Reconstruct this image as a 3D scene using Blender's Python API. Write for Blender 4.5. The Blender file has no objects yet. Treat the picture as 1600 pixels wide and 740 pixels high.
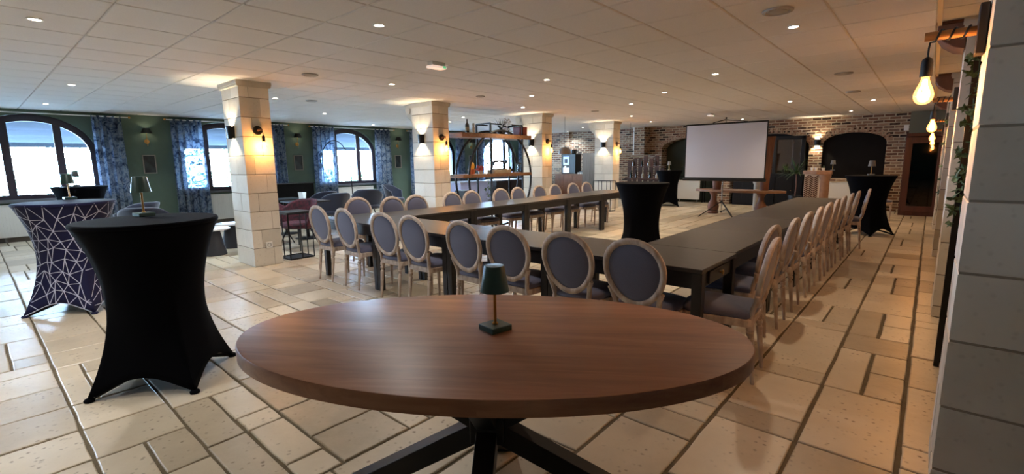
import bpy, bmesh, math, random
from math import sin, cos, pi, radians as R, sqrt
from mathutils import Vector, Matrix, Quaternion, noise
random.seed(7)
S = bpy.context.scene
COL = S.collection

# ------------------------------------------------------------------ camera
H = 1.45                       # eye height
CEIL = 2.58
cam = bpy.data.cameras.new('camera'); camo = bpy.data.objects.new('camera', cam); COL.objects.link(camo)
yaw, pitch, roll = 0.719987026, -0.157853274, -0.0128440853
f = Vector((-sin(yaw)*cos(pitch), cos(yaw)*cos(pitch), sin(pitch)))
r0 = Vector((cos(yaw), sin(yaw), 0)); u0 = r0.cross(f)
rr = r0*cos(roll)+u0*sin(roll); uu = -r0*sin(roll)+u0*cos(roll)
camo.matrix_world = Matrix(((rr.x, uu.x, -f.x, 0), (rr.y, uu.y, -f.y, 0), (rr.z, uu.z, -f.z, H), (0, 0, 0, 1)))
cam.sensor_width = 36; cam.sensor_fit = 'HORIZONTAL'; cam.lens = 742.03/1600*36
cam.clip_start = .02; cam.clip_end = 300
S.camera = camo

# ------------------------------------------------------------------ world, view, light levels
S.view_settings.view_transform = 'Standard'; S.view_settings.look = 'None'
S.view_settings.gamma = 1; S.view_settings.use_curve_mapping = False
S.view_settings.exposure = 0.88
S.cycles.max_bounces = 9; S.cycles.diffuse_bounces = 5; S.cycles.glossy_bounces = 4; S.cycles.transparent_max_bounces = 16
S.cycles.sample_clamp_indirect = 6; S.cycles.caustics_reflective = False; S.cycles.caustics_refractive = False
SKY = 72.0
SPOT_W = 42.0
BULB_W = 7.0
SCONCE_W = 4.0
w = bpy.data.worlds.new('sky'); S.world = w; w.use_nodes = True
nt = w.node_tree; nt.nodes.clear()
wo = nt.nodes.new('ShaderNodeOutputWorld'); bg = nt.nodes.new('ShaderNodeBackground')
tc = nt.nodes.new('ShaderNodeTexCoord'); sx = nt.nodes.new('ShaderNodeSeparateXYZ'); cr = nt.nodes.new('ShaderNodeValToRGB')
nt.links.new(tc.outputs['Generated'], sx.inputs[0]); nt.links.new(sx.outputs['Z'], cr.inputs[0])
cr.color_ramp.elements[0].position = 0.0; cr.color_ramp.elements[0].color = (.60, .80, 1, 1)
cr.color_ramp.elements[1].position = .7; cr.color_ramp.elements[1].color = (.36, .58, 1, 1)
nt.links.new(cr.outputs[0], bg.inputs[0]); bg.inputs[1].default_value = SKY
nt.links.new(bg.outputs[0], wo.inputs[0])

WIN_Y = [-2.45, .98, 4.42, 7.85, 11.28, 14.70]     # window centres along the left wall
def portal(y):
    l = bpy.data.lights.new('window_portal', 'AREA'); l.shape = 'RECTANGLE'; l.size = 1.75; l.size_y = 1.95
    l.cycles.is_portal = True
    o = bpy.data.objects.new('window_portal', l); COL.objects.link(o)
    o.location = (-13.72, y, 1.6); o.rotation_euler = (R(90), 0, R(-90))
for y in WIN_Y: portal(y)
WIN_X = []                          # windows of the wall behind the camera
for x_ in WIN_X:
    portal(0); o_ = [q for q in COL.objects if q.name.startswith('window_portal')][-1]
    o_.location = (x_, -8.05, 1.6); o_.rotation_euler = (R(-90), 0, 0)

# ------------------------------------------------------------------ helpers
class MB:
    def __init__(s): s.v = []; s.f = []; s.uv = None
    def add(s, vs, fs):
        n = len(s.v); s.v += [tuple(v) for v in vs]; s.f += [tuple(i+n for i in f) for f in fs]; return s
    def box(s, x0, x1, y0, y1, z0, z1, M=None):
        vs = [Vector(p) for p in ((x0,y0,z0),(x1,y0,z0),(x1,y1,z0),(x0,y1,z0),(x0,y0,z1),(x1,y0,z1),(x1,y1,z1),(x0,y1,z1))]
        if M: vs = [M @ v for v in vs]
        return s.add(vs, [(0,3,2,1),(4,5,6,7),(0,1,5,4),(1,2,6,5),(2,3,7,6),(3,0,4,7)])
    def lathe(s, prof, n=24, M=None, a0=0, a1=2*pi, cap=True):
        full = abs(a1-a0-2*pi) < 1e-6; k = n if full else n+1
        vs = [];
        for r, z in prof:
            for i in range(k):
                a = a0+(a1-a0)*i/n; v = Vector((r*cos(a), r*sin(a), z)); vs.append(M @ v if M else v)
        fs = []
        for j in range(len(prof)-1):
            for i in range(n):
                i2 = (i+1) % k if full else i+1
                fs.append((j*k+i, j*k+i2, (j+1)*k+i2, (j+1)*k+i))
        if cap and full:
            if prof[0][0] > 1e-5: fs.append(tuple(range(k))[::-1])
            if prof[-1][0] > 1e-5: fs.append(tuple((len(prof)-1)*k+i for i in range(k)))
        return s.add(vs, fs)
    def tube(s, pts, r, n=8, closed=False, flat=None):
        pts = [Vector(p) for p in pts]; m = len(pts)
        rs = r if isinstance(r, (list, tuple)) else [r]*m
        vs = []; up = None
        for i, p in enumerate(pts):
            if closed: t = pts[(i+1) % m]-pts[i-1]
            else: t = pts[min(i+1, m-1)]-pts[max(i-1, 0)]
            t.normalize()
            if up is None: up = Vector((0,0,1)) if abs(t.z) < .9 else Vector((1,0,0))
            a = t.cross(up).normalized(); b = a.cross(t); up = b
            for k in range(n):
                an = 2*pi*k/n
                if flat: vs.append(p+a*cos(an)*flat[0]*rs[i]+b*sin(an)*flat[1]*rs[i])
                else: vs.append(p+a*cos(an)*rs[i]+b*sin(an)*rs[i])
        fs = []
        for i in range(m if closed else m-1):
            j = (i+1) % m
            for k in range(n): fs.append((i*n+k, i*n+(k+1) % n, j*n+(k+1) % n, j*n+k))
        if not closed: fs += [tuple(range(n))[::-1], tuple((m-1)*n+k for k in range(n))]
        return s.add(vs, fs)
    def bar(s, a, b, wx, wy, up=(0,0,1)):
        a = Vector(a); b = Vector(b); t = (b-a).normalized(); up = Vector(up)
        if abs(t.dot(up)) > .98: up = Vector((0,1,0))
        x = t.cross(up).normalized(); y = x.cross(t)
        vs = [p+x*sx_*wx/2+y*sy_*wy/2 for p in (a, b) for sx_, sy_ in ((-1,-1),(1,-1),(1,1),(-1,1))]
        return s.add(vs, [(3,2,1,0),(4,5,6,7),(0,1,5,4),(1,2,6,5),(2,3,7,6),(3,0,4,7)])
    def prism(s, poly, z0, z1, M=None):
        n = len(poly); vs = [Vector((p[0], p[1], z0)) for p in poly]+[Vector((p[0], p[1], z1)) for p in poly]
        if M: vs = [M @ v for v in vs]
        return s.add(vs, [tuple(range(n))[::-1], tuple(range(n, 2*n))]+[(i, (i+1) % n, n+(i+1) % n, n+i) for i in range(n)])
    def ball(s, c, r, n=12, m=8, sc=(1,1,1)):
        vs = []; fs = []
        for j in range(1, m):
            for i in range(n):
                a = 2*pi*i/n; b = pi*j/m
                vs.append((c[0]+r*sc[0]*sin(b)*cos(a), c[1]+r*sc[1]*sin(b)*sin(a), c[2]+r*sc[2]*cos(b)))
        t = len(vs); vs += [(c[0], c[1], c[2]+r*sc[2]), (c[0], c[1], c[2]-r*sc[2])]
        for j in range(m-2):
            for i in range(n): fs.append((j*n+i, (j+1)*n+i, (j+1)*n+(i+1) % n, j*n+(i+1) % n))
        for i in range(n): fs += [(t, i, (i+1) % n), (t+1, (m-2)*n+(i+1) % n, (m-2)*n+i)]
        return s.add(vs, fs)
    def build(s, name, m, parent=None, bevel=0, ang=35, sub=0, smooth=True, seg=2):
        me = bpy.data.meshes.new(name); me.from_pydata(s.v, [], s.f); me.materials.append(m)
        bm = bmesh.new(); bm.from_mesh(me); bmesh.ops.recalc_face_normals(bm, faces=bm.faces); bm.to_mesh(me); bm.free()
        if smooth:
            me.polygons.foreach_set('use_smooth', [True]*len(me.polygons)); me.set_sharp_from_angle(angle=R(ang))
        o = bpy.data.objects.new(name, me); COL.objects.link(o)
        if parent: o.parent = parent
        if bevel:
            b = o.modifiers.new('bevel', 'BEVEL'); b.width = bevel; b.segments = seg; b.limit_method = 'ANGLE'; b.angle_limit = R(40); b.harden_normals = False
        if sub:
            b = o.modifiers.new('subdivision', 'SUBSURF'); b.levels = b.render_levels = sub
        return o

def tag(o, label=None, cat=None, group=None, kind=None):
    if label: o['label'] = label
    if cat: o['category'] = cat
    if group: o['group'] = group
    if kind: o['kind'] = kind
    return o
def empty(name, loc, rz=0, label=None, cat=None, group=None):
    o = bpy.data.objects.new(name, None); COL.objects.link(o); o.location = loc; o.rotation_euler = (0, 0, rz)
    o.empty_display_size = .1
    return tag(o, label, cat, group)
def copy_tree(o, parent=None):
    c = o.copy(); COL.objects.link(c)
    if parent: c.parent = parent
    for ch in list(o.children): copy_tree(ch, c)
    return c
def warm(x, y):
    if x < -7: return (.78, .90, 1)
    if y < 5: return (1, .95, .90) if x < -3 else (1, .78, .55)
    return (1, .70, .43) if x > -3 else (1, .85, .66)
def inst(proto, first, loc, rz, label, group=None):
    o = proto if first else copy_tree(proto)
    o.location = loc; o.rotation_euler = (0, 0, rz); o['label'] = label
    if group: o['group'] = group
    return o

# ------------------------------------------------------------------ materials
def srgb(h):
    h = h.lstrip('#'); c = [int(h[i:i+2], 16)/255 for i in (0, 2, 4)]
    return tuple(x/12.92 if x <= .04045 else ((x+.055)/1.055)**2.4 for x in c)+(1,)
MATS = {}
def mat(name, col, rough=.5, metal=0, var=.0, scale=8, bump=0, emit=0, ecol=None, spec=.5, sheen=0, stretch=(1,1,1), col2=None, detail=4, coat=0, trans=0):
    if name in MATS: return MATS[name]
    m = bpy.data.materials.new(name); m.use_nodes = True; nt = m.node_tree; b = nt.nodes['Principled BSDF']
    c = srgb(col) if isinstance(col, str) else col
    b.inputs['Base Color'].default_value = c; b.inputs['Roughness'].default_value = rough; b.inputs['Metallic'].default_value = metal
    b.inputs['Specular IOR Level'].default_value = spec
    if coat: b.inputs['Coat Weight'].default_value = coat; b.inputs['Coat Roughness'].default_value = .15
    if trans: b.inputs['Transmission Weight'].default_value = trans
    if sheen: b.inputs['Sheen Weight'].default_value = sheen
    if emit: b.inputs['Emission Color'].default_value = srgb(ecol) if ecol else c; b.inputs['Emission Strength'].default_value = emit
    if var or bump or col2:
        tc = nt.nodes.new('ShaderNodeTexCoord'); mp = nt.nodes.new('ShaderNodeMapping'); mp.inputs['Scale'].default_value = stretch
        no = nt.nodes.new('ShaderNodeTexNoise'); no.inputs['Scale'].default_value = scale; no.inputs['Detail'].default_value = detail
        nt.links.new(tc.outputs['Object'], mp.inputs[0]); nt.links.new(mp.outputs[0], no.inputs['Vector'])
        if var or col2:
            rp = nt.nodes.new('ShaderNodeValToRGB')
            c2 = srgb(col2) if col2 else tuple(min(1, x*(1+var)) for x in c[:3])+(1,)
            c1 = c if col2 else tuple(x*(1-var) for x in c[:3])+(1,)
            rp.color_ramp.elements[0].color = c1; rp.color_ramp.elements[1].color = c2
            rp.color_ramp.elements[0].position = .35; rp.color_ramp.elements[1].position = .65
            nt.links.new(no.outputs[0], rp.inputs[0]); nt.links.new(rp.outputs[0], b.inputs['Base Color'])
        if bump:
            bp = nt.nodes.new('ShaderNodeBump'); bp.inputs['Strength'].default_value = bump; bp.inputs['Distance'].default_value = .01
            nt.links.new(no.outputs[0], bp.inputs['Height']); nt.links.new(bp.outputs[0], b.inputs['Normal'])
    MATS[name] = m; return m
def nodes(m): return m.node_tree, m.node_tree.nodes['Principled BSDF']
def N(nt, t, **k):
    n = nt.nodes.new(t)
    for a, v in k.items(): setattr(n, a, v)
    return n
def ramp(nt, stops):
    n = nt.nodes.new('ShaderNodeValToRGB'); e = n.color_ramp.elements
    while len(e) < len(stops): e.new(.5)
    for q, (p, c) in zip(e, stops): q.position = p; q.color = srgb(c) if isinstance(c, str) else c
    return n

black_metal = mat('black_metal', '#141416', .45, .3)
black_wood = mat('black_table_wood', '#1b1a1c', .42, 0, .25, 30, .05, stretch=(1, 8, 1))
gold = mat('brushed_gold', '#b98a4a', .3, .9)
chrome = mat('chrome', '#c8c8c8', .15, 1)
white_paint = mat('white_paint', '#e6e6e2', .5)
grey_paint = mat('grey_paint', '#6c6a68', .5)
limed = mat('limed_oak', '#c9b9ab', .6, 0, 0, 26, .25, col2='#a08c7e', stretch=(1, 1, .35), detail=8)
grey_cloth = mat('grey_velour', '#5a5c74', .85, 0, .1, 300, .12, sheen=.3)
black_lycra = mat('black_lycra', '#030409', .8, 0, .15, 400, .04, spec=.06)
navy_lycra = mat('navy_lycra', '#10133a', .65, 0, .15, 400, .04, spec=.25)
white_print = mat('white_print', '#b9bed6', .7)
green_metal = mat('green_lacquer', '#33504e', .4, .2, .05, 40)
green_paint = mat('green_wall_paint', '#56685a', .8, 0, .06, 3, .05)
taupe_paint = mat('taupe_wall_paint', '#7a776c', .85, 0, .05, 3, .05)
dark_board = mat('black_board', '#0c0a0b', .75, 0, .2, 4, spec=.15)
dark_frame = mat('dark_window_frame', '#2b2430', .45)
terracotta = mat('terracotta_wood', '#6b4636', .6, 0, .15, 12, .1, stretch=(1, 1, .2))
oak = mat('oak', '#8a6242', .55, 0, 0, 14, .12, col2='#6e4a30', stretch=(.2, 2, 2), detail=8)
red_wood = mat('red_brown_wood', '#4a231b', .5, 0, .2, 12, .08, stretch=(2, 2, .2))
leaf_green = mat('leaf_green', '#2f4a2c', .5, 0, .4, 30)
leaf_light = mat('leaf_light', '#5e7a4a', .5, 0, .3, 30)
glass_dark = mat('dark_glass', '#0b0b0c', .06, 0, spec=.8)
mirror = mat('mirror_glass', '#9a9a98', .05, 1)
bulb_glow = mat('bulb_filament', '#ffb060', .5, emit=60, ecol='#ffb25a')
spot_glow = mat('spot_diffuser', '#ffffff', .5, emit=22, ecol='#fff1dd')
sconce_glow = mat('sconce_diffuser', '#fff0d0', .5, emit=10, ecol='#ffd9a0')

def tinted_glass(name, col, alpha, rough=.05):
    m = bpy.data.materials.new(name); m.use_nodes = True; nt = m.node_tree; nt.nodes.clear()
    o = nt.nodes.new('ShaderNodeOutputMaterial'); mx = nt.nodes.new('ShaderNodeMixShader'); t = nt.nodes.new('ShaderNodeBsdfTransparent'); g = nt.nodes.new('ShaderNodeBsdfGlossy')
    lw = nt.nodes.new('ShaderNodeLayerWeight'); lw.inputs[0].default_value = .5      # Schlick reflectance, same on both faces
    pw = nt.nodes.new('ShaderNodeMath'); pw.operation = 'POWER'; pw.inputs[1].default_value = 5; nt.links.new(lw.outputs['Facing'], pw.inputs[0])
    fr = nt.nodes.new('ShaderNodeMath'); fr.operation = 'MULTIPLY_ADD'; fr.inputs[1].default_value = .9; fr.inputs[2].default_value = .035; nt.links.new(pw.outputs[0], fr.inputs[0])
    t.inputs[0].default_value = srgb(col) if isinstance(col, str) else col; g.inputs[1].default_value = rough
    nt.links.new(fr.outputs[0], mx.inputs[0]); nt.links.new(t.outputs[0], mx.inputs[1]); nt.links.new(g.outputs[0], mx.inputs[2]); nt.links.new(mx.outputs[0], o.inputs[0])
    return m
window_glass = tinted_glass('window_glass', '#f4faff', 1)
def bulb_glass_mat():
    m = tinted_glass('bulb_glass', '#ffd9a0', 1); nt = m.node_tree
    o = [n for n in nt.nodes if n.type == 'OUTPUT_MATERIAL'][0]; mx = [n for n in nt.nodes if n.type == 'MIX_SHADER'][0]
    e = nt.nodes.new('ShaderNodeEmission'); e.inputs[0].default_value = srgb('#ffa850'); e.inputs[1].default_value = 2.2
    a = nt.nodes.new('ShaderNodeAddShader'); nt.links.new(mx.outputs[0], a.inputs[0]); nt.links.new(e.outputs[0], a.inputs[1]); nt.links.new(a.outputs[0], o.inputs[0])
    return m
bulb_glass = bulb_glass_mat()

# stone floor: tint per slab from a face attribute, travertine pits from noise
def stone_mat(name, c_lo, c_mid, c_hi, rough, attr=True, pits=True, gloss_var=.15):
    m = bpy.data.materials.new(name); m.use_nodes = True; nt, b = nodes(m)
    tc = N(nt, 'ShaderNodeTexCoord'); at = N(nt, 'ShaderNodeAttribute', attribute_name='tint')
    n1 = N(nt, 'ShaderNodeTexNoise'); n1.inputs['Scale'].default_value = 2.2; n1.inputs['Detail'].default_value = 8; n1.inputs['Roughness'].default_value = .65
    nt.links.new(tc.outputs['Object'], n1.inputs['Vector'])
    ad = N(nt, 'ShaderNodeMath', operation='MULTIPLY_ADD'); nt.links.new(at.outputs['Fac'], ad.inputs[0]); ad.inputs[1].default_value = .55 if attr else 0
    sc = N(nt, 'ShaderNodeMath', operation='MULTIPLY'); sc.inputs[1].default_value = .6 if attr else 1
    nt.links.new(n1.outputs[0], sc.inputs[0]); nt.links.new(sc.outputs[0], ad.inputs[2])
    rp = ramp(nt, [(.2, c_lo), (.5, c_mid), (.85, c_hi)]); nt.links.new(ad.outputs[0], rp.inputs[0])
    n2 = N(nt, 'ShaderNodeTexNoise'); n2.inputs['Scale'].default_value = 20; n2.inputs['Detail'].default_value = 4
    nt.links.new(tc.outputs['Object'], n2.inputs['Vector'])
    va = N(nt, 'ShaderNodeVectorMath', operation='MULTIPLY_ADD'); va.inputs[1].default_value = (.03, .03, .03); nt.links.new(n2.outputs['Color'], va.inputs[0]); nt.links.new(tc.outputs['Object'], va.inputs[2])
    vo = N(nt, 'ShaderNodeTexVoronoi'); vo.inputs['Scale'].default_value = 24; nt.links.new(va.outputs[0], vo.inputs['Vector'])
    pr = ramp(nt, [(.10, (.26, .20, .14, 1)), (.27, (1, 1, 1, 1))]); nt.links.new(vo.outputs['Distance'], pr.inputs[0])
    mx = N(nt, 'ShaderNodeMix', data_type='RGBA', blend_type='MULTIPLY'); mk = ramp(nt, [(.44, (.0, .0, .0, 1)), (.60, (.9, .9, .9, 1))]); nt.links.new(n1.outputs[0], mk.inputs[0])
    if pits: nt.links.new(mk.outputs[0], mx.inputs[0])
    else: mx.inputs[0].default_value = .15
    nt.links.new(rp.outputs[0], mx.inputs[6]); nt.links.new(pr.outputs[0], mx.inputs[7]); nt.links.new(mx.outputs[2], b.inputs['Base Color'])
    n3 = N(nt, 'ShaderNodeTexNoise'); n3.inputs['Scale'].default_value = 5; n3.inputs['Detail'].default_value = 5
    nt.links.new(tc.outputs['Object'], n3.inputs['Vector'])
    mr = N(nt, 'ShaderNodeMapRange'); mr.inputs[3].default_value = rough-gloss_var; mr.inputs[4].default_value = rough+gloss_var
    nt.links.new(n3.outputs[0], mr.inputs[0]); nt.links.new(mr.outputs[0], b.inputs['Roughness'])
    b1 = N(nt, 'ShaderNodeBump'); b1.inputs['Strength'].default_value = .12; b1.inputs['Distance'].default_value = .004
    b2 = N(nt, 'ShaderNodeBump'); b2.inputs['Strength'].default_value = .35; b2.inputs['Distance'].default_value = .02
    nt.links.new(pr.outputs[0], b1.inputs['Height']); nt.links.new(n3.outputs[0], b2.inputs['Height'])
    nt.links.new(b1.outputs[0], b2.inputs['Normal']); nt.links.new(b2.outputs[0], b.inputs['Normal'])
    return m
floor_stone = stone_mat('limestone_slabs', '#9c8f7a', '#c2b59e', '#d8ccb6', .34, gloss_var=.0)
floor_stone.node_tree.nodes['Principled BSDF'].inputs['Specular IOR Level'].default_value = .6
pillar_stone = stone_mat('pillar_stone', '#bdb7aa', '#d3cdc0', '#e2ddd2', .75, pits=False, gloss_var=.1)
grout = mat('floor_grout', '#625743', .9, 0, .15, 20, .2)
mortar = mat('pillar_mortar', '#958b7c', .9)

def brick_mat():
    m = bpy.data.materials.new('old_brick'); m.use_nodes = True; nt, b = nodes(m)
    tc = N(nt, 'ShaderNodeTexCoord'); sp = N(nt, 'ShaderNodeSeparateXYZ'); cb = N(nt, 'ShaderNodeCombineXYZ')
    ad = N(nt, 'ShaderNodeMath', operation='ADD')
    nt.links.new(tc.outputs['Object'], sp.inputs[0]); nt.links.new(sp.outputs['X'], ad.inputs[0]); nt.links.new(sp.outputs['Y'], ad.inputs[1])
    nt.links.new(ad.outputs[0], cb.inputs['X']); nt.links.new(sp.outputs['Z'], cb.inputs['Y'])
    nz = N(nt, 'ShaderNodeTexNoise'); nz.inputs['Scale'].default_value = 9; nz.inputs['Detail'].default_value = 3
    nt.links.new(cb.outputs[0], nz.inputs['Vector'])
    vm = N(nt, 'ShaderNodeVectorMath', operation='MULTIPLY_ADD'); vm.inputs[1].default_value = (.03, .022, 0)
    nt.links.new(nz.outputs['Color'], vm.inputs[0]); nt.links.new(cb.outputs[0], vm.inputs[2])
    br = N(nt, 'ShaderNodeTexBrick'); br.inputs['Scale'].default_value = 1; br.inputs['Brick Width'].default_value = .235; br.inputs['Row Height'].default_value = .078
    br.inputs['Mortar Size'].default_value = .014; br.inputs['Mortar Smooth'].default_value = .3; br.inputs['Bias'].default_value = -.1
    br.inputs['Color1'].default_value = (0, 0, 0, 1); br.inputs['Color2'].default_value = (1, 1, 1, 1); br.inputs['Mortar'].default_value = (0, 0, 0, 1)
    nt.links.new(vm.outputs[0], br.inputs['Vector'])
    rp = ramp(nt, [(0, '#33251f'), (.25, '#684838'), (.5, '#83604a'), (.75, '#9c806a'), (1, '#57433a')])
    nt.links.new(br.outputs['Color'], rp.inputs[0])
    n2 = N(nt, 'ShaderNodeTexNoise'); n2.inputs['Scale'].default_value = 16; n2.inputs['Detail'].default_value = 6
    nt.links.new(tc.outputs['Object'], n2.inputs['Vector'])
    m1 = N(nt, 'ShaderNodeMix', data_type='RGBA', blend_type='OVERLAY'); m1.inputs[0].default_value = .6
    nt.links.new(rp.outputs[0], m1.inputs[6]); nt.links.new(n2.outputs[0], m1.inputs[7])
    m2 = N(nt, 'ShaderNodeMix', data_type='RGBA'); nt.links.new(br.outputs['Fac'], m2.inputs[0]); nt.links.new(m1.outputs[2], m2.inputs[6]); m2.inputs[7].default_value = srgb('#b5a68f')
    nt.links.new(m2.outputs[2], b.inputs['Base Color']); b.inputs['Roughness'].default_value = .9
    mh = N(nt, 'ShaderNodeMath', operation='SUBTRACT'); nt.links.new(n2.outputs[0], mh.inputs[0]); nt.links.new(br.outputs['Fac'], mh.inputs[1])
    bp = N(nt, 'ShaderNodeBump'); bp.inputs['Strength'].default_value = .7; bp.inputs['Distance'].default_value = .02
    nt.links.new(mh.outputs[0], bp.inputs['Height']); nt.links.new(bp.outputs[0], b.inputs['Normal'])
    return m
brick = brick_mat()
brick_light = mat('arch_bricks', '#8a6854', .9, 0, 0, 6, .4, col2='#b89f88')

def walnut_mat():
    m = bpy.data.materials.new('warm_table_wood'); m.use_nodes = True; nt, b = nodes(m)
    tc = N(nt, 'ShaderNodeTexCoord'); sp = N(nt, 'ShaderNodeSeparateXYZ'); nt.links.new(tc.outputs['Object'], sp.inputs[0])
    fl = N(nt, 'ShaderNodeMath', operation='MULTIPLY'); fl.inputs[1].default_value = 1/.112; nt.links.new(sp.outputs['Y'], fl.inputs[0])
    fo = N(nt, 'ShaderNodeMath', operation='FLOOR'); nt.links.new(fl.outputs[0], fo.inputs[0])
    wn = N(nt, 'ShaderNodeTexWhiteNoise', noise_dimensions='1D'); nt.links.new(fo.outputs[0], wn.inputs['W'])
    of = N(nt, 'ShaderNodeVectorMath', operation='MULTIPLY_ADD'); of.inputs[1].default_value = (9, 9, 9); nt.links.new(wn.outputs['Color'], of.inputs[0]); nt.links.new(tc.outputs['Object'], of.inputs[2])
    mp = N(nt, 'ShaderNodeMapping'); mp.inputs['Scale'].default_value = (.9, 9, 9); nt.links.new(of.outputs[0], mp.inputs[0])
    n1 = N(nt, 'ShaderNodeTexNoise'); n1.inputs['Scale'].default_value = 1.6; n1.inputs['Detail'].default_value = 10; n1.inputs['Roughness'].default_value = .62; n1.inputs['Distortion'].default_value = .6
    nt.links.new(mp.outputs[0], n1.inputs['Vector'])
    rp = ramp(nt, [(.25, '#754c38'), (.5, '#966649'), (.75, '#b08062')]); nt.links.new(n1.outputs[0], rp.inputs[0])
    hv = N(nt, 'ShaderNodeHueSaturation'); mr = N(nt, 'ShaderNodeMapRange'); mr.inputs[3].default_value = .82; mr.inputs[4].default_value = 1.12
    nt.links.new(wn.outputs['Value'], mr.inputs[0]); nt.links.new(mr.outputs[0], hv.inputs['Value']); nt.links.new(rp.outputs[0], hv.inputs['Color'])
    nt.links.new(hv.outputs[0], b.inputs['Base Color']); b.inputs['Roughness'].default_value = .38
    bp = N(nt, 'ShaderNodeBump'); bp.inputs['Strength'].default_value = .08; bp.inputs['Distance'].default_value = .003; nt.links.new(n1.outputs[0], bp.inputs['Height']); nt.links.new(bp.outputs[0], b.inputs['Normal'])
    return m
table_wood = walnut_mat()

def curtain_mat():
    m = bpy.data.materials.new('botanical_curtain'); m.use_nodes = True; nt = m.node_tree; nt.nodes.clear()
    o = N(nt, 'ShaderNodeOutputMaterial'); tc = N(nt, 'ShaderNodeTexCoord')
    n1 = N(nt, 'ShaderNodeTexNoise'); n1.inputs['Scale'].default_value = 7; n1.inputs['Detail'].default_value = 5; n1.inputs['Roughness'].default_value = .75; n1.inputs['Distortion'].default_value = 1.6
    nt.links.new(tc.outputs['Object'], n1.inputs['Vector'])
    rp = ramp(nt, [(.34, '#28334a'), (.44, '#5c6a80'), (.52, '#9daabd'), (.62, '#e0e4e8')]); nt.links.new(n1.outputs[0], rp.inputs[0])
    d = N(nt, 'ShaderNodeBsdfDiffuse'); t = N(nt, 'ShaderNodeBsdfTranslucent'); tr = N(nt, 'ShaderNodeBsdfTransparent')
    nt.links.new(rp.outputs[0], d.inputs[0]); nt.links.new(rp.outputs[0], t.inputs[0])
    tr.inputs[0].default_value = (.75, .87, 1, 1)
    a = N(nt, 'ShaderNodeMixShader'); a.inputs[0].default_value = .5; nt.links.new(d.outputs[0], a.inputs[1]); nt.links.new(t.outputs[0], a.inputs[2])
    mr = N(nt, 'ShaderNodeMapRange'); mr.inputs[1].default_value = .4; mr.inputs[2].default_value = .65; mr.inputs[3].default_value = .10; mr.inputs[4].default_value = .68
    nt.links.new(n1.outputs[0], mr.inputs[0])
    c = N(nt, 'ShaderNodeMixShader'); nt.links.new(mr.outputs[0], c.inputs[0]); nt.links.new(a.outputs[0], c.inputs[1]); nt.links.new(tr.outputs[0], c.inputs[2]); nt.links.new(c.outputs[0], o.inputs[0])
    return m
curtain_cloth = curtain_mat()
def translucent_mat(name, col, mix=.5):
    m = bpy.data.materials.new(name); m.use_nodes = True; nt = m.node_tree; nt.nodes.clear()
    o = N(nt, 'ShaderNodeOutputMaterial'); d = N(nt, 'ShaderNodeBsdfDiffuse'); t = N(nt, 'ShaderNodeBsdfTranslucent'); a = N(nt, 'ShaderNodeMixShader')
    a.inputs[0].default_value = mix; d.inputs[0].default_value = srgb(col); t.inputs[0].default_value = srgb(col)
    nt.links.new(d.outputs[0], a.inputs[1]); nt.links.new(t.outputs[0], a.inputs[2]); nt.links.new(a.outputs[0], o.inputs[0]); return m
awning_cloth = translucent_mat('awning_canvas', '#434850', .0)

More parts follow.
